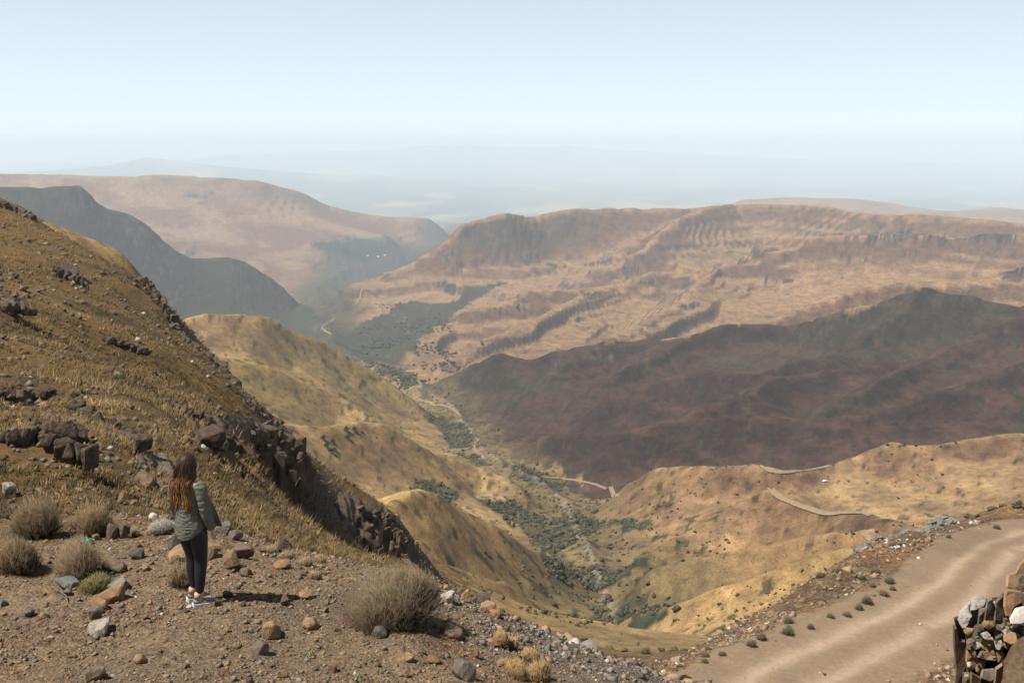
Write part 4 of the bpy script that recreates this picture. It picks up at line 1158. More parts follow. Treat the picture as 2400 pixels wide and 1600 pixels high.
# ------------------------------------------------------------------ tussock grass on the slope
def blades(name, X, Y, Z, H, Wd, nb, lean, cols, mat, seed=1, flow=(0, 0), rad=.5):
    """nb tapering three-sided blades per clump"""
    rs = np.random.default_rng(seed)
    n = len(X)
    a = rs.uniform(0, 6.283, (n, nb)); l = rs.uniform(.15, 1.0, (n, nb)) * lean
    rr = rs.uniform(0, 1, (n, nb)) ** .5 * rad * H[:, None] * .5
    bx = X[:, None] + np.cos(a) * rr; by = Y[:, None] + np.sin(a) * rr
    h = H[:, None] * rs.uniform(.55, 1.1, (n, nb))
    tx = bx + np.cos(a) * l * h + flow[0] * h; ty = by + np.sin(a) * l * h + flow[1] * h
    tz = Z[:, None] + h * np.sqrt(np.clip(1 - (l * .8) ** 2, .15, 1))
    w = Wd[:, None] * rs.uniform(.7, 1.3, (n, nb))
    ph = rs.uniform(0, 6.283, (n, nb))
    V = np.empty((n, nb, 4, 3))
    for k in range(3):
        V[:, :, k, 0] = bx + np.cos(ph + k * 2.094) * w; V[:, :, k, 1] = by + np.sin(ph + k * 2.094) * w; V[:, :, k, 2] = Z[:, None] - .06 * H[:, None]
    V[:, :, 3, 0] = tx; V[:, :, 3, 1] = ty; V[:, :, 3, 2] = tz
    b0 = (np.arange(n * nb) * 4)[:, None, None]
    F_ = (np.array([(0, 1, 3), (1, 2, 3), (2, 0, 3)])[None] + b0).reshape(-1, 3)
    cc = np.repeat(cols[:, None, :], nb, 1) * rs.uniform(.75, 1.25, (n, nb, 1))
    cv = np.repeat(cc[:, :, None, :], 4, 2)
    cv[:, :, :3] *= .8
    return mesh_obj(name, V.reshape(-1, 3), F_, mat, None, False, cv.reshape(-1, 3))
m = NT('dry_grass')
MAT_GRASS = m.out(m.attr(), .85, None, .15)
m.b.inputs['Subsurface Weight'].default_value = 0.0
GP = np.array([(.19, .122, .055), (.145, .092, .042), (.25, .168, .082), (.075, .052, .027), (.13, .10, .042)])
rs = np.random.default_rng(31)
def slope_pts(n, a0, a1, r0, r1, thr):
    X, Y, R = polar_pts(rs, n, a0, a1, r0, r1)
    k = fbm(X / 9, Y / 9, 3, 131) * .7 + fbm(X / 2.2, Y / 2.2, 2, 132) * .6 + rs.uniform(-.35, .35, n) > thr
    return X[k], Y[k], R[k]
def grass_zone(label, n, a0, a1, r0, r1, thr, nb, hs, seed):
    X, Y, R = slope_pts(n, a0, a1, r0, r1, thr)
    Z = height(X, Y)
    H = np.clip(np.exp(rs.normal(math.log(hs), .35, len(X))), hs * .4, hs * 2.2) * (R / r0) ** .35
    pick = rs.choice(5, len(X), p=[.34, .28, .22, .08, .08]); dk = fbm(X / 5, Y / 5, 3, 135) + rs.uniform(-.3, .3, len(X)) > .18; pick[dk] = 3
    c = GP[pick] * (.85 + .4 * fbm(X / 12, Y / 12, 3, 134)[:, None])
    o = blades('tussock_grass', X, Y, Z, H, H * .05 + .004 + R * .00022, nb, .95, c, MAT_GRASS, seed, (.22, .0), .9)
    tag(o, label, None, None, 'stuff')
grass_zone('dry golden tussock grass on the near part of the slope', 14000, -31, -7, 15.2, 42, -.1, 7, .115, 61)
grass_zone('dry golden tussock grass covering the middle of the slope', 18000, -31, -5, 38, 105, -.12, 4, .23, 62)
grass_zone('dry golden tussock grass on the far crest of the slope', 13000, -31, -4, 100, 240, -.15, 3, .36, 63)

# ------------------------------------------------------------------ shrubs
m = NT('dry_twigs')
MAT_TWIG = m.out(m.attr(), .9, None, .1)
def shrub_mesh(name, seed, n, rx, ry, h, base, tip, green=0.0, side=3, thick=.004, up=.55, core=.25):
    rs = np.random.default_rng(seed)
    a = rs.uniform(0, 6.283, n); e = rs.uniform(0, 1, n) ** .75
    # end points fill a dome
    el = np.arcsin(np.clip(rs.uniform(.04, 1, n) ** .8, 0, 1))
    rad = rs.uniform(.6, 1.06, n) * (1 + .16 * np.sin(a * 3 + seed) + .10 * np.sin(a * 7 + el * 5))
    lob = rs.integers(0, 4, n); la = rs.uniform(0, 6.283, 4); lr = np.array([0, .42, .48, .40])[lob]; lh = np.array([1.0, .82, .7, .88])[lob]
    ox, oy = np.cos(la[lob]) * lr * rx, np.sin(la[lob]) * lr * ry
    rad = rad * np.array([.82, .62, .58, .62])[lob]
    E = np.stack([np.cos(a) * np.cos(el) * rx * rad + ox, np.sin(a) * np.cos(el) * ry * rad + oy, np.sin(el) * h * lh * (.72 + .34 * rs.uniform(0, 1, n)) + .02], 1)
    S = np.stack([np.cos(a) * rx * core * rs.uniform(0, 1, n) + ox * .6, np.sin(a) * ry * core * rs.uniform(0, 1, n) + oy * .6, np.zeros(n)], 1)
    M = S * .45 + E * .55 + rs.normal(0, .05 * h, (n, 3)); M[:, 2] -= .06 * h * (1 - up); M[:, 2] = np.maximum(M[:, 2], .01)
    ring = lambda P, w, ph: np.stack([P + np.stack([np.cos(ph + k * 2.094) * w, np.sin(ph + k * 2.094) * w, np.zeros(len(P))], 1) for k in range(3)], 1)
    ph = rs.uniform(0, 6.283, n); w = thick * rs.uniform(.7, 1.3, n)
    V1 = np.concatenate([ring(S, w * 1.3, ph), ring(M, w * .85, ph), E[:, None]], 1)     # 7 verts
    f = []
    for k in range(3):
        j = (k + 1) % 3
        f += [(k, j, 3 + j), (k, 3 + j, 3 + k), (3 + k, 3 + j, 6)]
    F1 = (np.array(f)[None] + 7 * np.arange(n)[:, None, None]).reshape(-1, 3)
    tone = rs.uniform(.7, 1.3, (n, 1, 1))
    hh = np.clip(V1[..., 2:3] / h, 0, 1.1)
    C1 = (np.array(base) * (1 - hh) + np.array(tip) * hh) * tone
    # side twigs
    N2 = n * side
    src = np.repeat(np.arange(n), side); t = rs.uniform(.1, .95, N2)[:, None]
    B = M[src] * (1 - t) + E[src] * t
    dirn = (E - M)[src]; L_ = np.linalg.norm(dirn, axis=1, keepdims=True)
    D = dirn / (L_ + 1e-9) + rs.normal(0, .55, (N2, 3)); D[:, 2] += .25; D /= np.linalg.norm(D, axis=1, keepdims=True)
    T = B + D * rs.uniform(.08, .26, (N2, 1)) * h
    T[:, 2] = np.maximum(T[:, 2], .01)
    V2 = np.concatenate([ring(B, thick * .6 * np.ones(N2), rs.uniform(0, 6.28, N2)), T[:, None]], 1)
    F2 = (np.array([(0, 1, 3), (1, 2, 3), (2, 0, 3)])[None] + 4 * np.arange(N2)[:, None, None]).reshape(-1, 3)
    hh = np.clip(V2[..., 2:3] / h, 0, 1.1)
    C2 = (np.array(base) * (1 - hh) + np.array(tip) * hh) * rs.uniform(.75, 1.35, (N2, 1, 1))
    if green:
        g = (rs.uniform(0, 1, N2) < green * np.clip(T[:, 2] / h, 0, 1) ** 2)
        C2[g] = np.array((.10, .115, .065)) * rs.uniform(.8, 1.3, (g.sum(), 1, 1))
    def mk(nm, V, F_, Cc):
        me = mesh_obj(nm, V.reshape(-1, 3), F_, MAT_TWIG, None, False, Cc.reshape(-1, 3))
        return me
    return mk('stems', V1, F1, C1), mk('twigs', V2, F2, C2)
def shrub(name, label, cat, c, r, wpx, hpx, seed, n, base, tip, green=0, side=3, group=None, depth=.85, thick=.004, y0=5.0, y1=90.0, core=.25, up=.55):
    P = hit(c, r, y0, y1, 700)
    dep = P[1] * math.cos(PITCH) - P[2] * math.sin(PITCH)
    rx = wpx * dep / FPX / 2; h = hpx * dep / FPX * .93
    root = empty(name, (P[0], P[1] + rx * depth * .5, P[2] - .02))
    tag(root, label, cat, group)
    for o in shrub_mesh(name, seed, n, rx, rx * depth, h, base, tip, green, side, thick, up, core): o.parent = root
    return root
DB, DT = (.08, .052, .031), (.205, .137, .076)
G1 = 'dry shrubs on the ledge'
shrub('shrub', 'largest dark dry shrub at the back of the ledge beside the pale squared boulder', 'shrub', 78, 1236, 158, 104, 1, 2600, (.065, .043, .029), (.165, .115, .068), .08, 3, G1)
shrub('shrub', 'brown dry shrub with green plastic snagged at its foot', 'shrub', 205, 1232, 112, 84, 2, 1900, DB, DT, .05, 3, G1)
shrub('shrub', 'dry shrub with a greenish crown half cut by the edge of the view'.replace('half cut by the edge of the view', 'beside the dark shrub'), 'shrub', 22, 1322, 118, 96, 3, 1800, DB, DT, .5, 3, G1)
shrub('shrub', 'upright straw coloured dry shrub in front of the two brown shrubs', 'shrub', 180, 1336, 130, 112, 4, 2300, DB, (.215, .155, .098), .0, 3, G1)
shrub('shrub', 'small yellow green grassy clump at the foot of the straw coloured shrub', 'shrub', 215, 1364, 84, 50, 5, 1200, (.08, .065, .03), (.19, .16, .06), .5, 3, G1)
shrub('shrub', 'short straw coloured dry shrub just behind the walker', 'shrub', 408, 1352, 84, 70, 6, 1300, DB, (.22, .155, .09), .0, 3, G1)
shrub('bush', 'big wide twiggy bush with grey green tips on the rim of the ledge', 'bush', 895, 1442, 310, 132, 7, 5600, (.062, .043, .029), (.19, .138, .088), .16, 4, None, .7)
shrub('cushion_plant', 'low silvery white cushion plant behind the long flat slab', 'plant', 366, 1228, 88, 36, 8, 1500, (.13, .115, .09), (.34, .31, .25), .0, 3, None, .7)
GH = 'golden tussocks at the rim of the ledge'
GB, GT = (.15, .095, .045), (.32, .215, .105)
for c, r, w, h, sd, n, lab in ((1148,1486,52,50,9,900,'golden spiky tussock standing above its smaller twin on the rim'), (1180,1492,40,38,10,650,'smaller golden tussock leaning against its taller twin'),
                               (1185,1560,70,56,11,1100,'dark hearted golden tussock overhanging the lower gravel bank'), (1240,1568,74,60,12,1200,'amber tussock drooping next to the dark hearted tussock'),
                               (1215,1520,60,34,13,800,'thin pale tussock between the two pairs of golden tussocks'), (1160,1530,44,20,14,300,'flattened reddish tussock on bare earth')):
    shrub('grass_tussock', lab, 'tussock', c, r, w, h, sd, n, GB, GT, 0, 1, GH, .9, .0035, 5.0, 60.0, .35, .9)
GP2 = 'pale dry grass clumps along the ledge edge'
for c, r, w, h, sd, lab in ((620,1270,46,22,15,'pale dry grass clump close to the dark angular rock'), (665,1285,56,28,16,'widest pale dry grass clump above the thin reddish slab'), (702,1300,44,26,17,'pale dry grass clump mixed with brown twigs before the big bush'),
                               (308,1232,26,32,18,'wispy pale grass beside the brown upright block'), (720,1330,40,24,19,'dull grass clump below the pale ones near the big bush'), (735,1292,40,22,20,'grey brown grass clump under the shaded hollow')):
    shrub('dry_grass', lab, 'grass', c, r, w, h, sd, 420, (.13, .095, .055), (.30, .225, .135), 0, 1, GP2, .8, .003, 5.0, 60.0, .5, .8)
GR = 'small green rosettes in the gravel'
for c, r, w, lab in ((715,1510,30,'spiky green rosette near the red brown cube stone'), (545,1486,22,'spiky green rosette beside the dark grey slab'), (822,1560,26,'spiky green rosette closest to the slim upright stone'),
                     (1090,1478,14,'tiny green rosette by the shaded brown slab')):
    shrub('rosette', lab, 'plant', c, r, w, w * .75, int(c), 60, (.07, .085, .03), (.16, .17, .075), 0, 0, GR, 1, .010, 5.0, 60.0, .1, .9)

# reddish creeping stems in the gravel
X, Y, R = polar_pts(rs, 2600, -30, 2, 8.3, 13.0)
k = fbm(X / .8, Y / .8, 3, 141) + .3 * fbm(X / 3, Y / 3, 2, 142) > .22
X, Y = X[k], Y[k]
c = np.array([(.10, .028, .02)]) * rs.uniform(.7, 1.5, (len(X), 1))
o = blades('creeper', X, Y, height(X, Y), np.full(len(X), .035), np.full(len(X), .004), 5, 1.0, c, MAT_TWIG, 65, (0, 0), 2.5)
tag(o, 'dark red creeping succulents in the ledge gravel', None, None, 'stuff')

# roadside shrubs share two forms
RS = [(1926,1312,27),(1989,1384,39),(2034,1368,35),(2014,1316,35),(2043,1337,31),(1972,1400,34),(1814,1430,35),(1812,1456,42),(1722,1482,36),(1676,1468,17),(1659,1504,27),(1618,1506,34),(1616,1520,26),(1626,1493,22),(1484,1500,42),(1747,1466,34),(1860,1442,26),(1910,1418,27),(1947,1414,31),(1884,1324,27),(1858,1332,26),(1834,1348,22),(2051,1354,22),(2047,1256,26),(2290,1214,24),(2180,1235,18),(1560,1530,22),(2110,1262,16),(1980,1330,24),(2004,1346,26)]
protos = []
for k in range(3):
    P = shrub_mesh('roadside_shrub', 900 + k, 420, .5, .5, .62, (.075, .062, .042), [(.15, .108, .065), (.125, .11, .06), (.19, .135, .075)][k], [.1, .3, 0][k], 3, .011)
    protos.append(P)
GRN = ['dry brown shrub', 'grey green shrub', 'straw coloured shrub']
used = set()
for i, (c, r, w) in enumerate(RS):
    P = hit(c, r, 14.0, 120.0, 600)
    if P is None: continue
    s = w * P[1] / FPX * 1.02
    k = i % 3
    root = empty('roadside_shrub', (P[0], P[1], P[2] - .03), i * 1.7)
    root.scale = (s, s, s * random.uniform(.8, 1.1))
    zone = 'on the stony bank left of the road'.replace('left of', 'below') if r > 1440 else ('on the crumbling shoulder of the road' if r > 1290 else 'on the far bend of the road')
    tag(root, 'low %s %s' % (GRN[k], zone), 'shrub', 'low %ss %s' % (GRN[k], zone))
    for pr in protos[k]:
        if k in used:
            o = pr.copy(); COL.objects.link(o); o.name = pr.name.split('.')[0]
        else: o = pr
        o.parent = root
    used.add(k)

# ------------------------------------------------------------------ litter and a dry stick
def tube(name, P, r, mat, parent=None, n=6, closed=False):
    P = np.array(P, float); V = []; Fc = []
    for i, p in enumerate(P):
        t = P[min(i + 1, len(P) - 1)] - P[max(i - 1, 0)]; t /= np.linalg.norm(t) + 1e-9
        u = np.cross(t, (0, 0, 1)); u = u / np.linalg.norm(u) if np.linalg.norm(u) > 1e-6 else np.array([1., 0, 0]); v = np.cross(u, t)
        rr = r[i] if hasattr(r, '__len__') else r
        for k in range(n):
            a = 6.2832 * k / n; V.append(p + (u * math.cos(a) + v * math.sin(a)) * rr)
    for i in range(len(P) - 1):
        for k in range(n):
            j = (k + 1) % n; Fc.append((i * n + k, i * n + j, (i + 1) * n + j, (i + 1) * n + k))
    Fc.append(tuple(range(n))[::-1]); Fc.append(tuple((len(P) - 1) * n + k for k in range(n)))
    return mesh_obj(name, np.array(V), Fc, mat, parent, True)
st = [hit(c, r, 5, 30, 300) + np.array([0, 0, .018 + .02 * math.sin(i)]) for i, (c, r) in enumerate(((118,1350),(135,1362),(152,1374),(156,1388),(165,1398),(185,1401),(200,1398)))]
o = tube('stick', st, [.007, .008, .009, .008, .008, .006, .004], RM['brown'])
tag(o, 'thin crooked dry stick lying by the small rock pile', 'stick')
m = NT('green_plastic')
f = m.noise(m.obj(), 14, 3, .6)
MAT_PLASTIC = m.out(m.ramp(f, [(.3, (.0, .09, .06)), (.6, (.01, .22, .16)), (.8, (.2, .5, .42))]), .3, None, .5)
def rag(loc, w, d, h, seed):
    g = 14; u, v = np.meshgrid(np.linspace(-1, 1, g), np.linspace(-1, 1, g))
    z = h * (1.2 - u * u - .8 * v * v) * (.6 + .8 * vn(u * 3 + seed, v * 3, seed)) + .01
    x = u * w + .02 * vn(u * 4, v * 4, seed + 1); y = v * d + .02 * vn(u * 4, v * 4, seed + 2)
    return mesh_obj('plastic_bag', np.stack([x + loc[0], y + loc[1], np.maximum(z, 0) + loc[2]], -1).reshape(-1, 3), grid_faces(g, g), MAT_PLASTIC, None, False)
P = hit(196, 1246, 5, 30, 300)
o = rag(P, .085, .06, .06, 3); md = o.modifiers.new('thick', 'SOLIDIFY'); md.thickness = .003
tag(o, 'crumpled green plastic bag caught under a dry shrub', 'litter')
# ------------------------------------------------------------------ bushes, trees, houses and a car down in the valley
m = NT('bush_leaves')
MAT_BUSH = m.out(m.attr(), .85, None, .15)
ICO = None
def ico():
    bm = bmesh.new(); bmesh.ops.create_icosphere(bm, subdivisions=1, radius=1)
    V = np.array([v.co[:] for v in bm.verts]); F_ = np.array([[v.index for v in f.verts] for f in bm.faces]); bm.free()
    return V, F_
IV, IF = ico()
def bushes(name, label, X, Y, S, cols, seed):
    rs = np.random.default_rng(seed); n = len(X)
    Z = height(X, Y)
    nv = len(IV)
    V = IV[None] * rs.uniform(.3, 1.5, (n, nv, 1)) + rs.normal(0, .2, (n, nv, 3))
    V = V * S[:, None, None] * np.array([.62, .62, .5]) + np.stack([X, Y, Z + S * .28], 1)[:, None]
    F_ = (IF[None] + nv * np.arange(n)[:, None, None]).reshape(-1, 3)
    o = mesh_obj(name, V.reshape(-1, 3), F_, MAT_BUSH, None, False, np.repeat(cols, nv, 0))
    tag(o, label, None, None, 'stuff')
rs = np.random.default_rng(404)
bx, by, bs = [], [], []
for p in SCRUB:
    if len(p) < 3: continue
    P = np.array(p); lo, hi = P.min(0), P.max(0)
    area = (hi - lo).prod(); n = int(min(2600, area / 10))
    x, y = rs.uniform(lo[0], hi[0], n), rs.uniform(lo[1], hi[1], n)
    k = inpoly(x, y, p) & (fbm(x / 16, y / 16, 3, 201) > -.25)
    bx.append(x[k]); by.append(y[k]); bs.append(np.exp(rs.normal(.5, .4, k.sum())))
# along the stream
rp = resample(np.array(RIVER_XY[:12]), 12.0)
for q_ in rp:
    n = 7; s_ = 14 + .012 * q_[1]
    x, y = q_[0] + rs.normal(0, s_, n), q_[1] + rs.normal(0, s_, n)
    bx.append(x); by.append(y); bs.append(np.exp(rs.normal(.5, .4, n)))
X, Y, S = np.concatenate(bx), np.concatenate(by), np.concatenate(bs)
c = np.array([(.040, .041, .026)]) * rs.uniform(.5, 1.6, (len(X), 1)) + rs.uniform(0, .03, (len(X), 1)) * np.array([[1, .75, .3]])
print('scrub', len(X))
bushes('valley_scrub', 'dark green scrub filling the valley floor along the stream', X, Y, S, c, 1)
# sparse bushes dotted on the golden spurs and the spur with the track
X, Y, R = polar_pts(rs, 13000, -14, 30, 90, 1150)
k = (fbm(X / 60, Y / 60, 3, 211) + rs.uniform(-.35, .35, len(X)) > .28) & ~inpoly(X, Y, POLY_BURN)
X, Y, R = X[k], Y[k], R[k]
S = rs.uniform(.6, 1.8, len(X)) * (R / 500) ** .6
c = np.array([(.055, .055, .028)]) * rs.uniform(.6, 1.6, (len(X), 1))
print('dots', len(X))
bushes('hillside_bushes', 'sparse low bushes dotted over the golden spurs', X, Y, S, c, 2)
# dark scrub on the slopes beyond the stream bend
X, Y, R = polar_pts(rs, 5000, -9, 1, 2250, 4400)
k = (fbm(X / 130, Y / 130, 3, 221) + rs.uniform(-.3, .3, len(X)) > .2)
X, Y, R = X[k], Y[k], R[k]
bushes('slope_scrub', 'dark bushes peppering the brown slopes above the far stream bend', X, Y, rs.uniform(4, 9, len(X)), np.array([(.035, .036, .024)]) * rs.uniform(.7, 1.5, (len(X), 1)), 3)

# trees that stand alone
def tree_mesh(seed):
    rs = np.random.default_rng(seed)
    n = 260
    d = rs.normal(size=(n, 3)); d /= np.linalg.norm(d, axis=1, keepdims=True)
    cen = np.array([(0, 0, .62), (.25, .1, .5), (-.22, .12, .55), (.05, -.25, .5), (-.05, .2, .78)])
    c = cen[rs.integers(0, 5, n)] + d * np.array([.3, .3, .24]) * rs.uniform(.5, 1.05, (n, 1))
    a = rs.normal(size=(n, 3, 3)) * .07
    V = (c[:, None] + a).reshape(-1, 3)
    col = np.repeat(np.array([(.032, .042, .022)]) * rs.uniform(.6, 1.7, (n, 1)), 3, 0)
    crown = mesh_obj('crown', V, np.arange(n * 3).reshape(-1, 3), MAT_BUSH, None, False, col)
    trunk = tube('trunk', [(0, 0, -.05), (.02, 0, .2), (0, .02, .45), (.02, .02, .6)], [.045, .035, .025, .012], RM['brown'])
    return crown, trunk
TP = tree_mesh(5)
TR = [(743,1012,10,'lone dark bushy tree at the edge of the small grove'), (765,1018,8,'small round tree in the dark grove'), (751,1029,10,'wide dark tree in the middle of the grove'), (760,1040,9,'dark tree lowest on the slope in the grove'), (769,1036,7,'little dark tree beside the lowest tree of the grove'),
      (796,992,10,'dark tree under the stony ledge, first of three'), (815,991,9,'dark tree under the stony ledge, beside the first'), (799,1009,9,'dark tree below the pair under the stony ledge')]
for i, (c, r, w, lab) in enumerate(TR):
    P = hit(c, r, 200, 3000, 900)
    if P is None: continue
    s = w * P[1] / FPX * 1.5
    root = empty('tree', tuple(P), i * 1.3); root.scale = (s, s, s)
    tag(root, lab, 'tree', 'dark trees on the golden slope')
    for pr in TP:
        o = pr if i == 0 else pr.copy()
        if i: COL.objects.link(o); o.name = pr.name
        o.parent = root

def box(name, x0, x1, y0, y1, z0, z1, mat, parent):
    V = np.array([(x, y, z) for z in (z0, z1) for y in (y0, y1) for x in (x0, x1)], float)
    return mesh_obj(name, V, [(0, 2, 3, 1), (4, 5, 7, 6), (0, 1, 5, 4), (2, 6, 7, 3), (0, 4, 6, 2), (1, 3, 7, 5)], mat, parent)
def flat(name, c, rough=.6, spec=.3):
    return NT(name).out(c, rough, None, spec)
M_WHITE, M_GLASS, M_TYRE, M_ROOF = flat('white_paint', (.78, .78, .76), .35, .5), flat('dark_glass', (.02, .025, .03), .1, .6), flat('tyre', (.02, .02, .02)), flat('tin_roof', (.45, .46, .46), .5)
# houses at the far end of the valley
for i, (c, r, lab) in enumerate(((844,588,'small white house with a tin roof among dark trees far down the valley'), (868,590,'white house between two others far down the valley'), (884,587,'white house at the end of the row far down the valley'))):
    P = hit(c, r, 2000, 13000, 900)
    if P is None: continue
    root = empty('house', tuple(P), .4 * i); s = 9.0
    tag(root, lab, 'house', 'houses far down the valley')
    w = box('wall', -s, s, -s * .6, s * .6, -2, 6, M_WHITE, root)
    V = np.array([(-s - 1, -s * .7, 6.02), (s + 1, -s * .7, 6.02), (s + 1, s * .7, 6.02), (-s - 1, s * .7, 6.02), (-s - 1, 0, 9.5), (s + 1, 0, 9.5)])
    mesh_obj('roof', V, [(0, 1, 5, 4), (2, 3, 4, 5), (0, 4, 3), (1, 2, 5), (0, 3, 2, 1)], M_ROOF, root)
    for k in (-1, 1): box('window', k * 5 - 1.2, k * 5 + 1.2, -s * .6 - .06, -s * .6 - .01, 2, 4, M_GLASS, root)
# the white car parked by the upper track
P = hit(1895, 1107, 250, 1500, 900)
root = empty('car', (P[0], P[1], P[2] + .45), .15)
tag(root, 'white car parked beside the upper track', 'car')
prof = [(-2.2, .35), (-2.25, .8), (-1.5, .95), (-.9, 1.55), (.9, 1.6), (1.5, 1.0), (2.25, .85), (2.25, .35)]
n = len(prof)
V = np.array([(x, s * .85 * (1 if z < 1.2 else .82), z) for s in (-1, 1) for x, z in prof])
body = mesh_obj('body', V, [tuple(range(n)), tuple(range(2 * n - 1, n - 1, -1))] + [(i, (i + 1) % n + 0, (i + 1) % n + n, i + n)[::-1] for i in range(n)], M_WHITE, root)
for s in (-1, 1):
    mesh_obj('window', np.array([(-1.2, s * .80, 1.05), (1.25, s * .80, 1.05), (.8, s * .735, 1.48), (-.8, s * .735, 1.48)]) + np.array([0, s * .03, 0]), [(0, 1, 2, 3)], M_GLASS, root)
    for x in (-1.35, 1.35):
        a = np.linspace(0, 2 * math.pi, 13)[:-1]
        V = np.array([(x + .36 * math.cos(t), s * .86 + k, .36 + .36 * math.sin(t)) for k in (-.1, .1) for t in a])
        mesh_obj('wheel', V, [tuple(range(12)), tuple(range(23, 11, -1))] + [(i, (i + 1) % 12, (i + 1) % 12 + 12, i + 12) for i in range(12)], M_TYRE, root)
# ------------------------------------------------------------------ the walker
PB = hit(452, 1384, 5, 30, 500)
FACE = math.radians(24)                    # she faces away from us and round towards the valley
person = empty('person', (PB[0], PB[1], PB[2]), -FACE)
tag(person, 'person with long brown hair in olive jacket and black leggings gazing over the valley', 'person')

def cloth(name, c1, c2, scale=60, rough=.85, spec=.2):
    m = NT(name); f = m.noise(m.obj(), scale, 4, .6)
    return m.out(m.ramp(f, [(.3, c1), (.7, c2)]), rough, m.bump(f, .3, .004), spec)
M_SKIN = cloth('skin', (.40, .22, .15), (.47, .27, .19), 20, .55, .4)
M_OLIVE = cloth('olive_cotton', (.060, .062, .044), (.085, .087, .062), 40)
def folded(name, c1, c2):
    m = NT(name); u = m.obj()
    f = m.noise(u, 40, 4, .6)
    mp = m.n('ShaderNodeMapping', {'Vector': u, 'Scale': (4.0, 4.0, 9.0), 'Rotation': (.35, .45, 0)}).outputs[0]
    w = m.noise(mp, 1.6, 3, .5)
    h = m.math('ABSOLUTE', m.math('SUBTRACT', w, .5))
    b1 = m.bump(h, .8, .08)
    b2 = m.n('ShaderNodeBump', {'Height': f, 'Strength': .25, 'Distance': .004, 'Normal': b1}).outputs[0]
    return m.out(m.ramp(f, [(.3, c1), (.7, c2)]), .85, b2, .15)
M_OLIVE = folded('olive_cotton_folds', (.088, .083, .066), (.122, .115, .092))
M_BLACK = cloth('black_stretch', (.006, .007, .010), (.010, .011, .015), 60, .55, .35)
M_SHOE = cloth('grey_mesh', (.15, .155, .165), (.24, .25, .26), 200)
M_SOLE = flat('white_rubber', (.62, .62, .60), .5)
m = NT('plaid'); u = m.obj(); sep = m.n('ShaderNodeSeparateXYZ', {0: u})
wx = m.n('ShaderNodeTexWave', {'Vector': u, 'Scale': 18.0}, bands_direction='Z').outputs['Fac']; wy = m.n('ShaderNodeTexWave', {'Vector': u, 'Scale': 18.0}, bands_direction='X').outputs['Fac']
M_PLAID = m.out(m.mix(m.mr(m.math('ADD', wx, wy), .5, 1.5, 0, 1), (.55, .42, .38), (.80, .72, .68)), .85)

def skin_obj(name, V, E, R, mat, parent, root=0, levels=2):
    bm = bmesh.new(); lay = bm.verts.layers.skin.verify()
    vs_ = [bm.verts.new(v) for v in V]
    for v, r in zip(vs_, R):
        v[lay].radius = r if isinstance(r, tuple) else (r, r); v[lay].use_root = False
    vs_[root][lay].use_root = True
    for a, b in E: bm.edges.new((vs_[a], vs_[b]))
    me = bpy.data.meshes.new(name); bm.to_mesh(me); bm.free()
    me.materials.append(mat)
    o = bpy.data.objects.new(name, me); COL.objects.link(o); o.parent = parent
    md = o.modifiers.new('skin', 'SKIN'); md.use_smooth_shade = True
    sb = o.modifiers.new('sub', 'SUBSURF'); sb.levels = levels; sb.render_levels = levels
    return o

# joints (x to her right, y forward, z up)
HIPZ = .87
J = {'pel': (0, 0, .90), 'waist': (0, -.01, 1.03), 'chest': (0, -.01, 1.22), 'shc': (0, -.02, 1.36), 'neck': (0, -.01, 1.43), 'jaw': (.005, .015, 1.50), 'head': (.005, .0, 1.565), 'crown': (.005, -.01, 1.62),
     'rhip': (.085, 0, .86), 'rknee': (.085, .01, .47), 'rank': (.08, -.03, .09), 'rheel': (.08, -.05, .05), 'rtoe': (.095, .13, .03),
     'lhip': (-.085, 0, .86), 'lknee': (-.075, .07, .48), 'lank': (-.07, .05, .09), 'lheel': (-.07, .03, .05), 'ltoe': (-.075, .21, .03),
     'rsh': (.17, -.02, 1.335), 'relb': (.215, -.02, 1.08), 'rwri': (.215, .06, .86), 'rpalm': (.212, .085, .80),
     'lsh': (-.17, -.02, 1.335), 'lelb': (-.21, -.03, 1.09), 'lwri': (-.205, .09, .90), 'lpalm': (-.20, .115, .845)}
names = list(J); idx = {k: i for i, k in enumerate(names)}
V = [J[k] for k in names]
E = [(idx[a], idx[b]) for a, b in (('pel', 'waist'), ('waist', 'chest'), ('chest', 'shc'), ('shc', 'neck'), ('neck', 'jaw'), ('jaw', 'head'), ('head', 'crown'),
     ('pel', 'rhip'), ('rhip', 'rknee'), ('rknee', 'rank'), ('rank', 'rheel'), ('rheel', 'rtoe'), ('pel', 'lhip'), ('lhip', 'lknee'), ('lknee', 'lank'), ('lank', 'lheel'), ('lheel', 'ltoe'),
     ('shc', 'rsh'), ('rsh', 'relb'), ('relb', 'rwri'), ('rwri', 'rpalm'), ('shc', 'lsh'), ('lsh', 'lelb'), ('lelb', 'lwri'), ('lwri', 'lpalm'))]
RD = {'pel': (.13, .10), 'waist': (.11, .09), 'chest': (.13, .10), 'shc': (.10, .075), 'neck': .05, 'jaw': (.062, .07), 'head': (.078, .092), 'crown': (.055, .065),
      'rhip': .085, 'lhip': .085, 'rknee': .052, 'lknee': .052, 'rank': .034, 'lank': .034, 'rheel': .034, 'lheel': .034, 'rtoe': .028, 'ltoe': .028,
      'rsh': .052, 'lsh': .052, 'relb': .038, 'lelb': .038, 'rwri': (.024, .02), 'lwri': (.024, .02), 'rpalm': (.03, .016), 'lpalm': (.03, .016)}
R_ = [RD[k] for k in names]
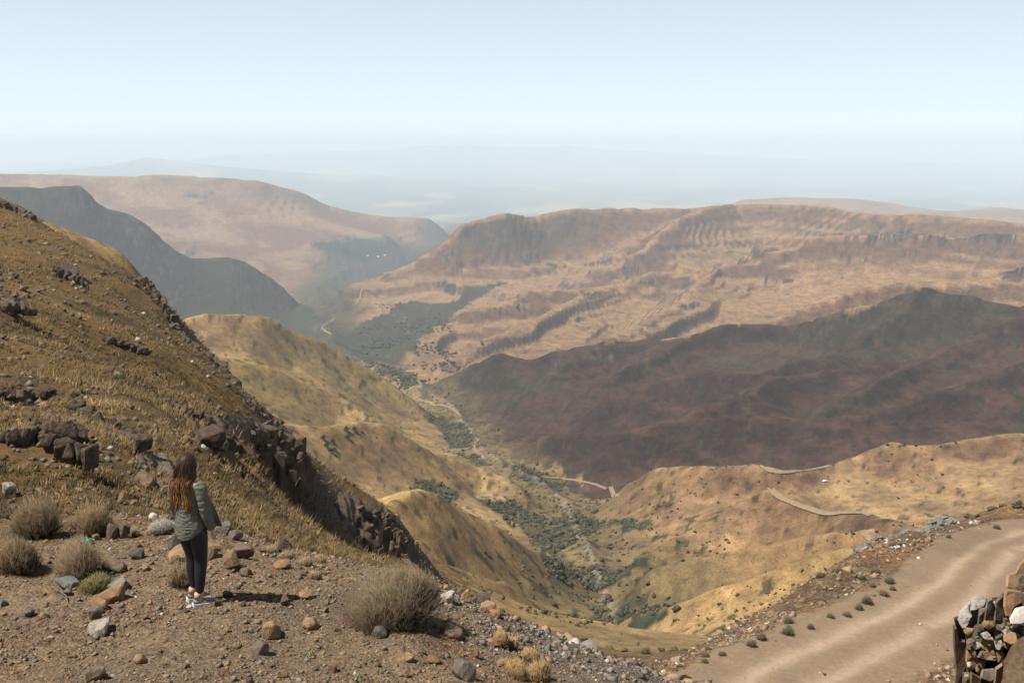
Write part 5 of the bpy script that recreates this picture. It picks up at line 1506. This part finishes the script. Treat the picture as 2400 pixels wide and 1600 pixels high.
for sd, s in (('r', 1), ('l', -1)):
    px_, py_, pz_ = J[sd + 'palm']
    for k, (dy, ln, cu) in enumerate(((.026, .052, .012), (.010, .066, .014), (-.006, .068, .016), (-.020, .054, .018))):
        a = (px_ - .002 * s, py_ + dy, pz_ - .025); b = (px_ - .006 * s, py_ + dy + cu * .6, pz_ - .025 - ln * .5); c = (px_ - .016 * s, py_ + dy + cu * 1.6, pz_ - .025 - ln)
        i0 = len(V); V += [a, b, c]; R_ += [.009, .008, .0065]; E += [(idx[sd + 'palm'], i0), (i0, i0 + 1), (i0 + 1, i0 + 2)]
    i0 = len(V); V += [(px_ - .006 * s, py_ + .034, pz_ + .012), (px_ - .014 * s, py_ + .055, pz_ - .012), (px_ - .018 * s, py_ + .062, pz_ - .036)]; R_ += [.0105, .0095, .008]
    E += [(idx[sd + 'palm'], i0), (i0, i0 + 1), (i0 + 1, i0 + 2)]
body = skin_obj('body', V, E, R_, M_SKIN, person, 0, 2)
# face: nose, ears, eyes and mouth on the head, turned towards the valley
hd = np.array(J['head'])
def ell(name, c, r, mat, parent, n=10, k=7, rot=0):
    a, b = np.meshgrid(np.linspace(0, 2 * math.pi, n + 1)[:-1], np.linspace(-math.pi / 2, math.pi / 2, k))
    P = np.stack([np.cos(a) * np.cos(b) * r[0], np.sin(a) * np.cos(b) * r[1], np.sin(b) * r[2]], -1) + np.array(c)
    i = np.arange(k * n).reshape(k, n); j = np.roll(i, -1, 1)
    return mesh_obj(name, P.reshape(-1, 3), np.stack([i[:-1], j[:-1], j[1:], i[1:]], -1).reshape(-1, 4), mat, parent, True)
M_EYE, M_LIP = flat('eye_white', (.7, .7, .68), .3), flat('lips', (.40, .14, .12), .5)
ell('nose', hd + (.004, .095, -.012), (.011, .018, .022), M_SKIN, body)
for s in (-1, 1):
    ell('ear', hd + (s * .078, -.005, -.01), (.009, .02, .03), M_SKIN, body)
    ell('eye', hd + (s * .03, .082, .008), (.013, .008, .008), M_EYE, body)
ell('mouth', hd + (.004, .078, -.05), (.022, .008, .007), M_LIP, body)

# leggings
LV = [(0, -.005, .93), (0, -.008, 1.0), (.085, -.012, .85), (.088, 0, .70), (.086, .014, .49), (.084, -.008, .38), (.081, -.025, .22), (.08, -.03, .13),
      (-.085, -.012, .85), (-.083, .03, .70), (-.076, .072, .49), (-.076, .05, .38), (-.072, .052, .22), (-.07, .05, .13)]
LE = [(0, 1), (0, 2), (2, 3), (3, 4), (4, 5), (5, 6), (6, 7), (0, 8), (8, 9), (9, 10), (10, 11), (11, 12), (12, 13)]
LR = [(.160, .130), (.130, .108), (.106, .122), (.094, .098), (.067, .070), (.064, .072), (.050, .052), (.042, .042), (.106, .122), (.094, .098), (.067, .070), (.064, .072), (.050, .052), (.042, .042)]
skin_obj('leggings', LV, LE, LR, M_BLACK, person, 0, 2)

def loft(name, rings, mat, parent, n=28, a0=0, a1=2 * math.pi, closed=True, wr=0.0, seed=1, thick=0.004, capend=False):
    """rings: centre, rx, ry, function of angle giving extra z"""
    V = []; m_ = len(rings)
    ang = np.linspace(a0, a1, n, endpoint=not closed)
    for i, (c, rx, ry, fz) in enumerate(rings):
        for a in ang:
            w = 1 + wr * float(vn(np.array([a * 2.2 + i * .35]), np.array([i * .8 + a]), seed)[0]) + .5 * wr * float(vn(np.array([a * 5 + i]), np.array([i * 1.9]), seed + 1)[0])
            V.append((c[0] + math.cos(a) * rx * w, c[1] + math.sin(a) * ry * w, c[2] + (fz(a) if fz else 0)))
    Fc = []
    for i in range(m_ - 1):
        for k in range(n if closed else n - 1):
            j = (k + 1) % n
            Fc.append((i * n + k, i * n + j, (i + 1) * n + j, (i + 1) * n + k))
    o = mesh_obj(name, np.array(V), Fc, mat, parent, True)
    if thick:
        md = o.modifiers.new('thick', 'SOLIDIFY'); md.thickness = thick; md.offset = 0
    sb = o.modifiers.new('sub', 'SUBSURF'); sb.levels = 1; sb.render_levels = 1
    return o
# jacket: open in front, shirt-tail hem dipping at the back and rising over the hips
hem = lambda a: -.075 * max(0, -math.sin(a)) ** 1.5 + .045 * abs(math.cos(a)) ** 3
half = lambda a: .5 * hem(a)
jr = [((0, -.01, .835), .172, .150, hem), ((0, -.012, .90), .170, .148, half), ((0, -.012, .97), .158, .136, None), ((0, -.01, 1.04), .148, .126, None), ((0, -.008, 1.11), .150, .122, None), ((0, -.01, 1.19), .160, .122, None),
      ((0, -.015, 1.27), .170, .116, None), ((0, -.02, 1.33), .172, .100, None), ((0, -.02, 1.372), .142, .082, None), ((0, -.018, 1.40), .085, .068, None), ((0, -.018, 1.432), .064, .062, None), ((0, -.02, 1.45), .066, .064, None)]
jacket = loft('jacket', jr, M_OLIVE, person, 34, math.radians(104), math.radians(90 + 346), False, .05, 7)
for o_ in (jacket,):
    o_.data.materials.clear(); o_.data.materials.append(M_OLIVE)
for s, nm in ((1, 'r'), (-1, 'l')):
    p0, p1, p2 = (np.array(J[nm + k]) for k in ('sh', 'elb', 'wri'))
    rings = []
    pts = [p0 + np.array([-.035 * s, 0, .012]), p0 + np.array([.008 * s, 0, .0]), p0 * .72 + p1 * .28, p0 * .35 + p1 * .65, p1, p1 * .6 + p2 * .4, p1 * .25 + p2 * .75, p2 + np.array([0, -.004, .012])]
    rad = [.062, .070, .064, .058, .056, .053, .050, .049]
    Vt = []; n = 16
    for i, p in enumerate(pts):
        t = pts[min(i + 1, len(pts) - 1)] - pts[max(i - 1, 0)]; t = t / np.linalg.norm(t)
        u_ = np.cross(t, (0, 1, 0)); u_ /= np.linalg.norm(u_); v_ = np.cross(u_, t)
        for k in range(n):
            a = 6.2832 * k / n
            w = rad[i] * (1 + .09 * float(vn(np.array([a * 1.6 + s]), np.array([i * 1.7]), 9)[0]))
            Vt.append(p + (u_ * math.cos(a) + v_ * math.sin(a)) * w)
    Fc = [(i * n + k, i * n + (k + 1) % n, (i + 1) * n + (k + 1) % n, (i + 1) * n + k) for i in range(len(pts) - 1) for k in range(n)]
    o = mesh_obj('sleeve', np.array(Vt), Fc, M_OLIVE, jacket, True)
    md = o.modifiers.new('thick', 'SOLIDIFY'); md.thickness = .004; md.offset = 0
    sb = o.modifiers.new('sub', 'SUBSURF'); sb.levels = 1; sb.render_levels = 1
# the loose front edge blowing outward past her right arm
g = 10; V = []
for i in range(g):
    t = i / (g - 1); z = 1.28 - .42 * t
    for k in range(5):
        q_ = k / 4
        V.append((.13 + .10 * q_ * t + .03 * math.sin(q_ * 3 + t * 4) * t, .10 + .12 * q_ * t ** .8 + .015 * math.sin(t * 7 + k), z - .03 * q_ * t))
o = mesh_obj('front_flap', np.array(V), grid_faces(g, 5), M_OLIVE, jacket, True)
md = o.modifiers.new('thick', 'SOLIDIFY'); md.thickness = .005
sb = o.modifiers.new('sub', 'SUBSURF'); sb.levels = 1; sb.render_levels = 1
# collar and the plaid shirt showing under the hem
loft('collar', [((0, -.018, 1.41), .078, .072, None), ((0, -.022, 1.43), .088, .084, None), ((0, -.026, 1.405), .10, .095, None)], M_OLIVE, jacket, 24, math.radians(120), math.radians(420), False, .03, 5)
loft('shirt', [((0, -.006, .82), .162, .136, lambda a: .02 * math.sin(a * 3)), ((0, -.008, .90), .160, .138, None), ((0, -.008, 1.0), .146, .122, None)], M_PLAID, person, 28, 0, 2 * math.pi, True, .03, 3)
# shoes
for nm, a_, h_, lift, tw in (('r', J['rank'], J['rheel'], 0, -.72), ('l', J['lank'], J['lheel'], 0, -.6)):
    root = empty('shoe'); root.parent = person; root.location = (a_[0], a_[1], 0); root.rotation_euler = (0, 0, tw)
    sec = [(-.075, .030, .075), (-.055, .037, .088), (-.02, .038, .092), (.02, .037, .080), (.06, .040, .066), (.10, .043, .054), (.14, .040, .044), (.168, .026, .034)]
    n = 14; Vt = []
    for y, w, hh in sec:
        for k in range(n):
            a = 2 * math.pi * k / n
            Vt.append((math.cos(a) * w, y, .026 + (hh - .026) * .5 + math.sin(a) * (hh - .026) * .5))
    Fc = [(i * n + k, i * n + (k + 1) % n, (i + 1) * n + (k + 1) % n, (i + 1) * n + k) for i in range(len(sec) - 1) for k in range(n)] + [tuple(range(n)), tuple(range(len(Vt) - 1, len(Vt) - n - 1, -1))]
    up = mesh_obj('upper', np.array(Vt), Fc, M_SHOE, root, True)
    out = [(-.085, .022), (-.07, .036), (-.03, .04), (.02, .039), (.07, .043), (.11, .046), (.15, .040), (.178, .022)]
    O = [(w, y) for y, w in out] + [(-w, y) for y, w in out[::-1]]
    zz = lambda y: .012 * max(0, (y - .12) / .06)
    k_ = len(O)
    V = [(x, y, zz(y) - .004) for x, y in O] + [(x * 1.03, y * 1.01, .032 + zz(y) * .6 + (.008 if y < -.03 else 0)) for x, y in O]
    mesh_obj('sole', np.array(V), [tuple(range(k_)), tuple(range(2 * k_ - 1, k_ - 1, -1))] + [(i, (i + 1) % k_, (i + 1) % k_ + k_, i + k_) for i in range(k_)], M_SOLE, root)
    tube('laces', [(-.018, .035, .084), (.018, .045, .078), (-.018, .055, .074), (.018, .066, .068), (-.016, .076, .064)], .004, M_SOLE, root)
    V = np.array([(.041, -.03, .05), (.043, .02, .042), (.045, .08, .052), (.043, .02, .052)])
    mesh_obj('side_stripe', V, [(0, 1, 2, 3)], M_SOLE, root)
    ankle = tube('ankle', [(0, -.028, .085), (0, -.022, .15)], [.036, .034], M_SKIN, root, 12)
# hair: a dark cap over the skull and long wavy locks, lighter to the tips
m = NT('hair'); f = m.noise(m.obj(), 90, 3, .6)
M_HAIR = m.out(m.mix(1.0, m.attr(), m.ramp(f, [(.3, (.6, .6, .6)), (.7, (1.4, 1.35, 1.3))]), 'MULTIPLY'), .55, None, .2)
hair = empty('hair'); hair.parent = person
def hcol(z):
    t = np.clip((1.50 - z) / .36, 0, 1)[:, None]
    return np.array([(.030, .013, .007)]) * (1 - t) + np.array([(.235, .108, .036)]) * t
a, b = np.meshgrid(np.linspace(0, 2 * math.pi, 33)[:-1], np.linspace(-.95, math.pi / 2, 16))
fr = np.sin(a) > .35                                      # the face stays clear
P = np.stack([np.cos(a) * np.cos(b) * .094, np.sin(a) * np.cos(b) * .108 - .010, np.sin(b) * .102 - .0], -1) + hd + np.array([0, 0, .012])
P[..., 1] = np.where(fr & (b < .55), np.minimum(P[..., 1], hd[1] + .045), P[..., 1])
rr = 1 + .03 * np.sin(a * 17)[..., None]
P = (P - hd) * rr + hd
i = np.arange(16 * 32).reshape(16, 32); j = np.roll(i, -1, 1)
mesh_obj('crown_hair', P.reshape(-1, 3), np.stack([i[:-1], j[:-1], j[1:], i[1:]], -1).reshape(-1, 4), M_HAIR, hair, True, hcol(P.reshape(-1, 3)[:, 2]))
rs = np.random.default_rng(88)
for k in range(280):
    a = math.radians(rs.uniform(150, 400)) if k % 4 else math.radians(rs.uniform(200, 340))
    st = hd + np.array([math.cos(a) * .088, math.sin(a) * .10 - .01, rs.uniform(-.05, .05)]) * np.array([.96, .96, 1])
    L_ = rs.uniform(.26, .47) if k % 3 else rs.uniform(.38, .52)
    drift = np.array([-.075 if math.cos(a) < .25 else .02, -.04, 0]) * rs.uniform(.3, 1.15)
    n_ = 9; pts = []
    for s_ in range(n_):
        t = s_ / (n_ - 1)
        p = st + drift * t ** 1.3 + np.array([.012 * math.sin(t * 9 + k) * t, -.012 * math.sin(t * 7 + k * 2) * t, -L_ * t])
        # rest on the shoulders and back
        if p[2] < 1.40:
            back = -.135 - .02 * rs.uniform()
            if abs(p[0]) < .2 and p[1] > back: p[1] = p[1] * .25 + back * .75
        p[1] = p[1] - .035 * math.sin(min(1, t * 1.5) * math.pi) * .5
        pts.append(p)
    o = tube('lock', pts, [.005, .007, .008, .008, .0075, .0065, .005, .0035, .001], M_HAIR, hair, 6)
    zs = np.array([v.co.z for v in o.data.vertices]); ca = o.data.color_attributes.new('col', 'FLOAT_COLOR', 'POINT')
    cc = np.ones((len(zs), 4), np.float32); cc[:, :3] = hcol(zs) * rs.uniform(.6, 1.45)
    ca.data.foreach_set('color', cc.ravel())
# the phone in her far hand
PHN = box('phone', -.006, .006, -.035, .035, -.07, .07, M_WHITE, None)
PHN.location = Vector(person.matrix_basis @ Vector((-.225, .13, .80)))
PHN.rotation_euler = (.3, .1, -FACE)
tag(PHN, 'white phone held low in the walker\'s far hand', 'phone')
# ------------------------------------------------------------------ haze
m = bpy.data.materials.new('haze_air'); m.use_nodes = True
nt = m.node_tree
for nd in list(nt.nodes):
    if nd.type != 'OUTPUT_MATERIAL': nt.nodes.remove(nd)
pv = nt.nodes.new('ShaderNodeVolumePrincipled')
pv.inputs['Color'].default_value = (.78, .90, 1.0, 1)
pv.inputs['Density'].default_value = 5.0e-5
pv.inputs['Anisotropy'].default_value = 0.0
nt.links.new(pv.outputs[0], nt.nodes['Material Output'].inputs['Volume'])
x0, x1, y0, y1, z0, z1 = -75000, 75000, -3000, 100000, -2600, 200
V = [(x, y, z) for z in (z0, z1) for y in (y0, y1) for x in (x0, x1)]
F = [(0, 2, 3, 1), (4, 5, 7, 6), (0, 1, 5, 4), (2, 6, 7, 3), (0, 4, 6, 2), (1, 3, 7, 5)]
haze = mesh_obj('haze', np.array(V, float), F, m)
tag(haze, 'pale blue haze filling the valley air', None, None, 'stuff')
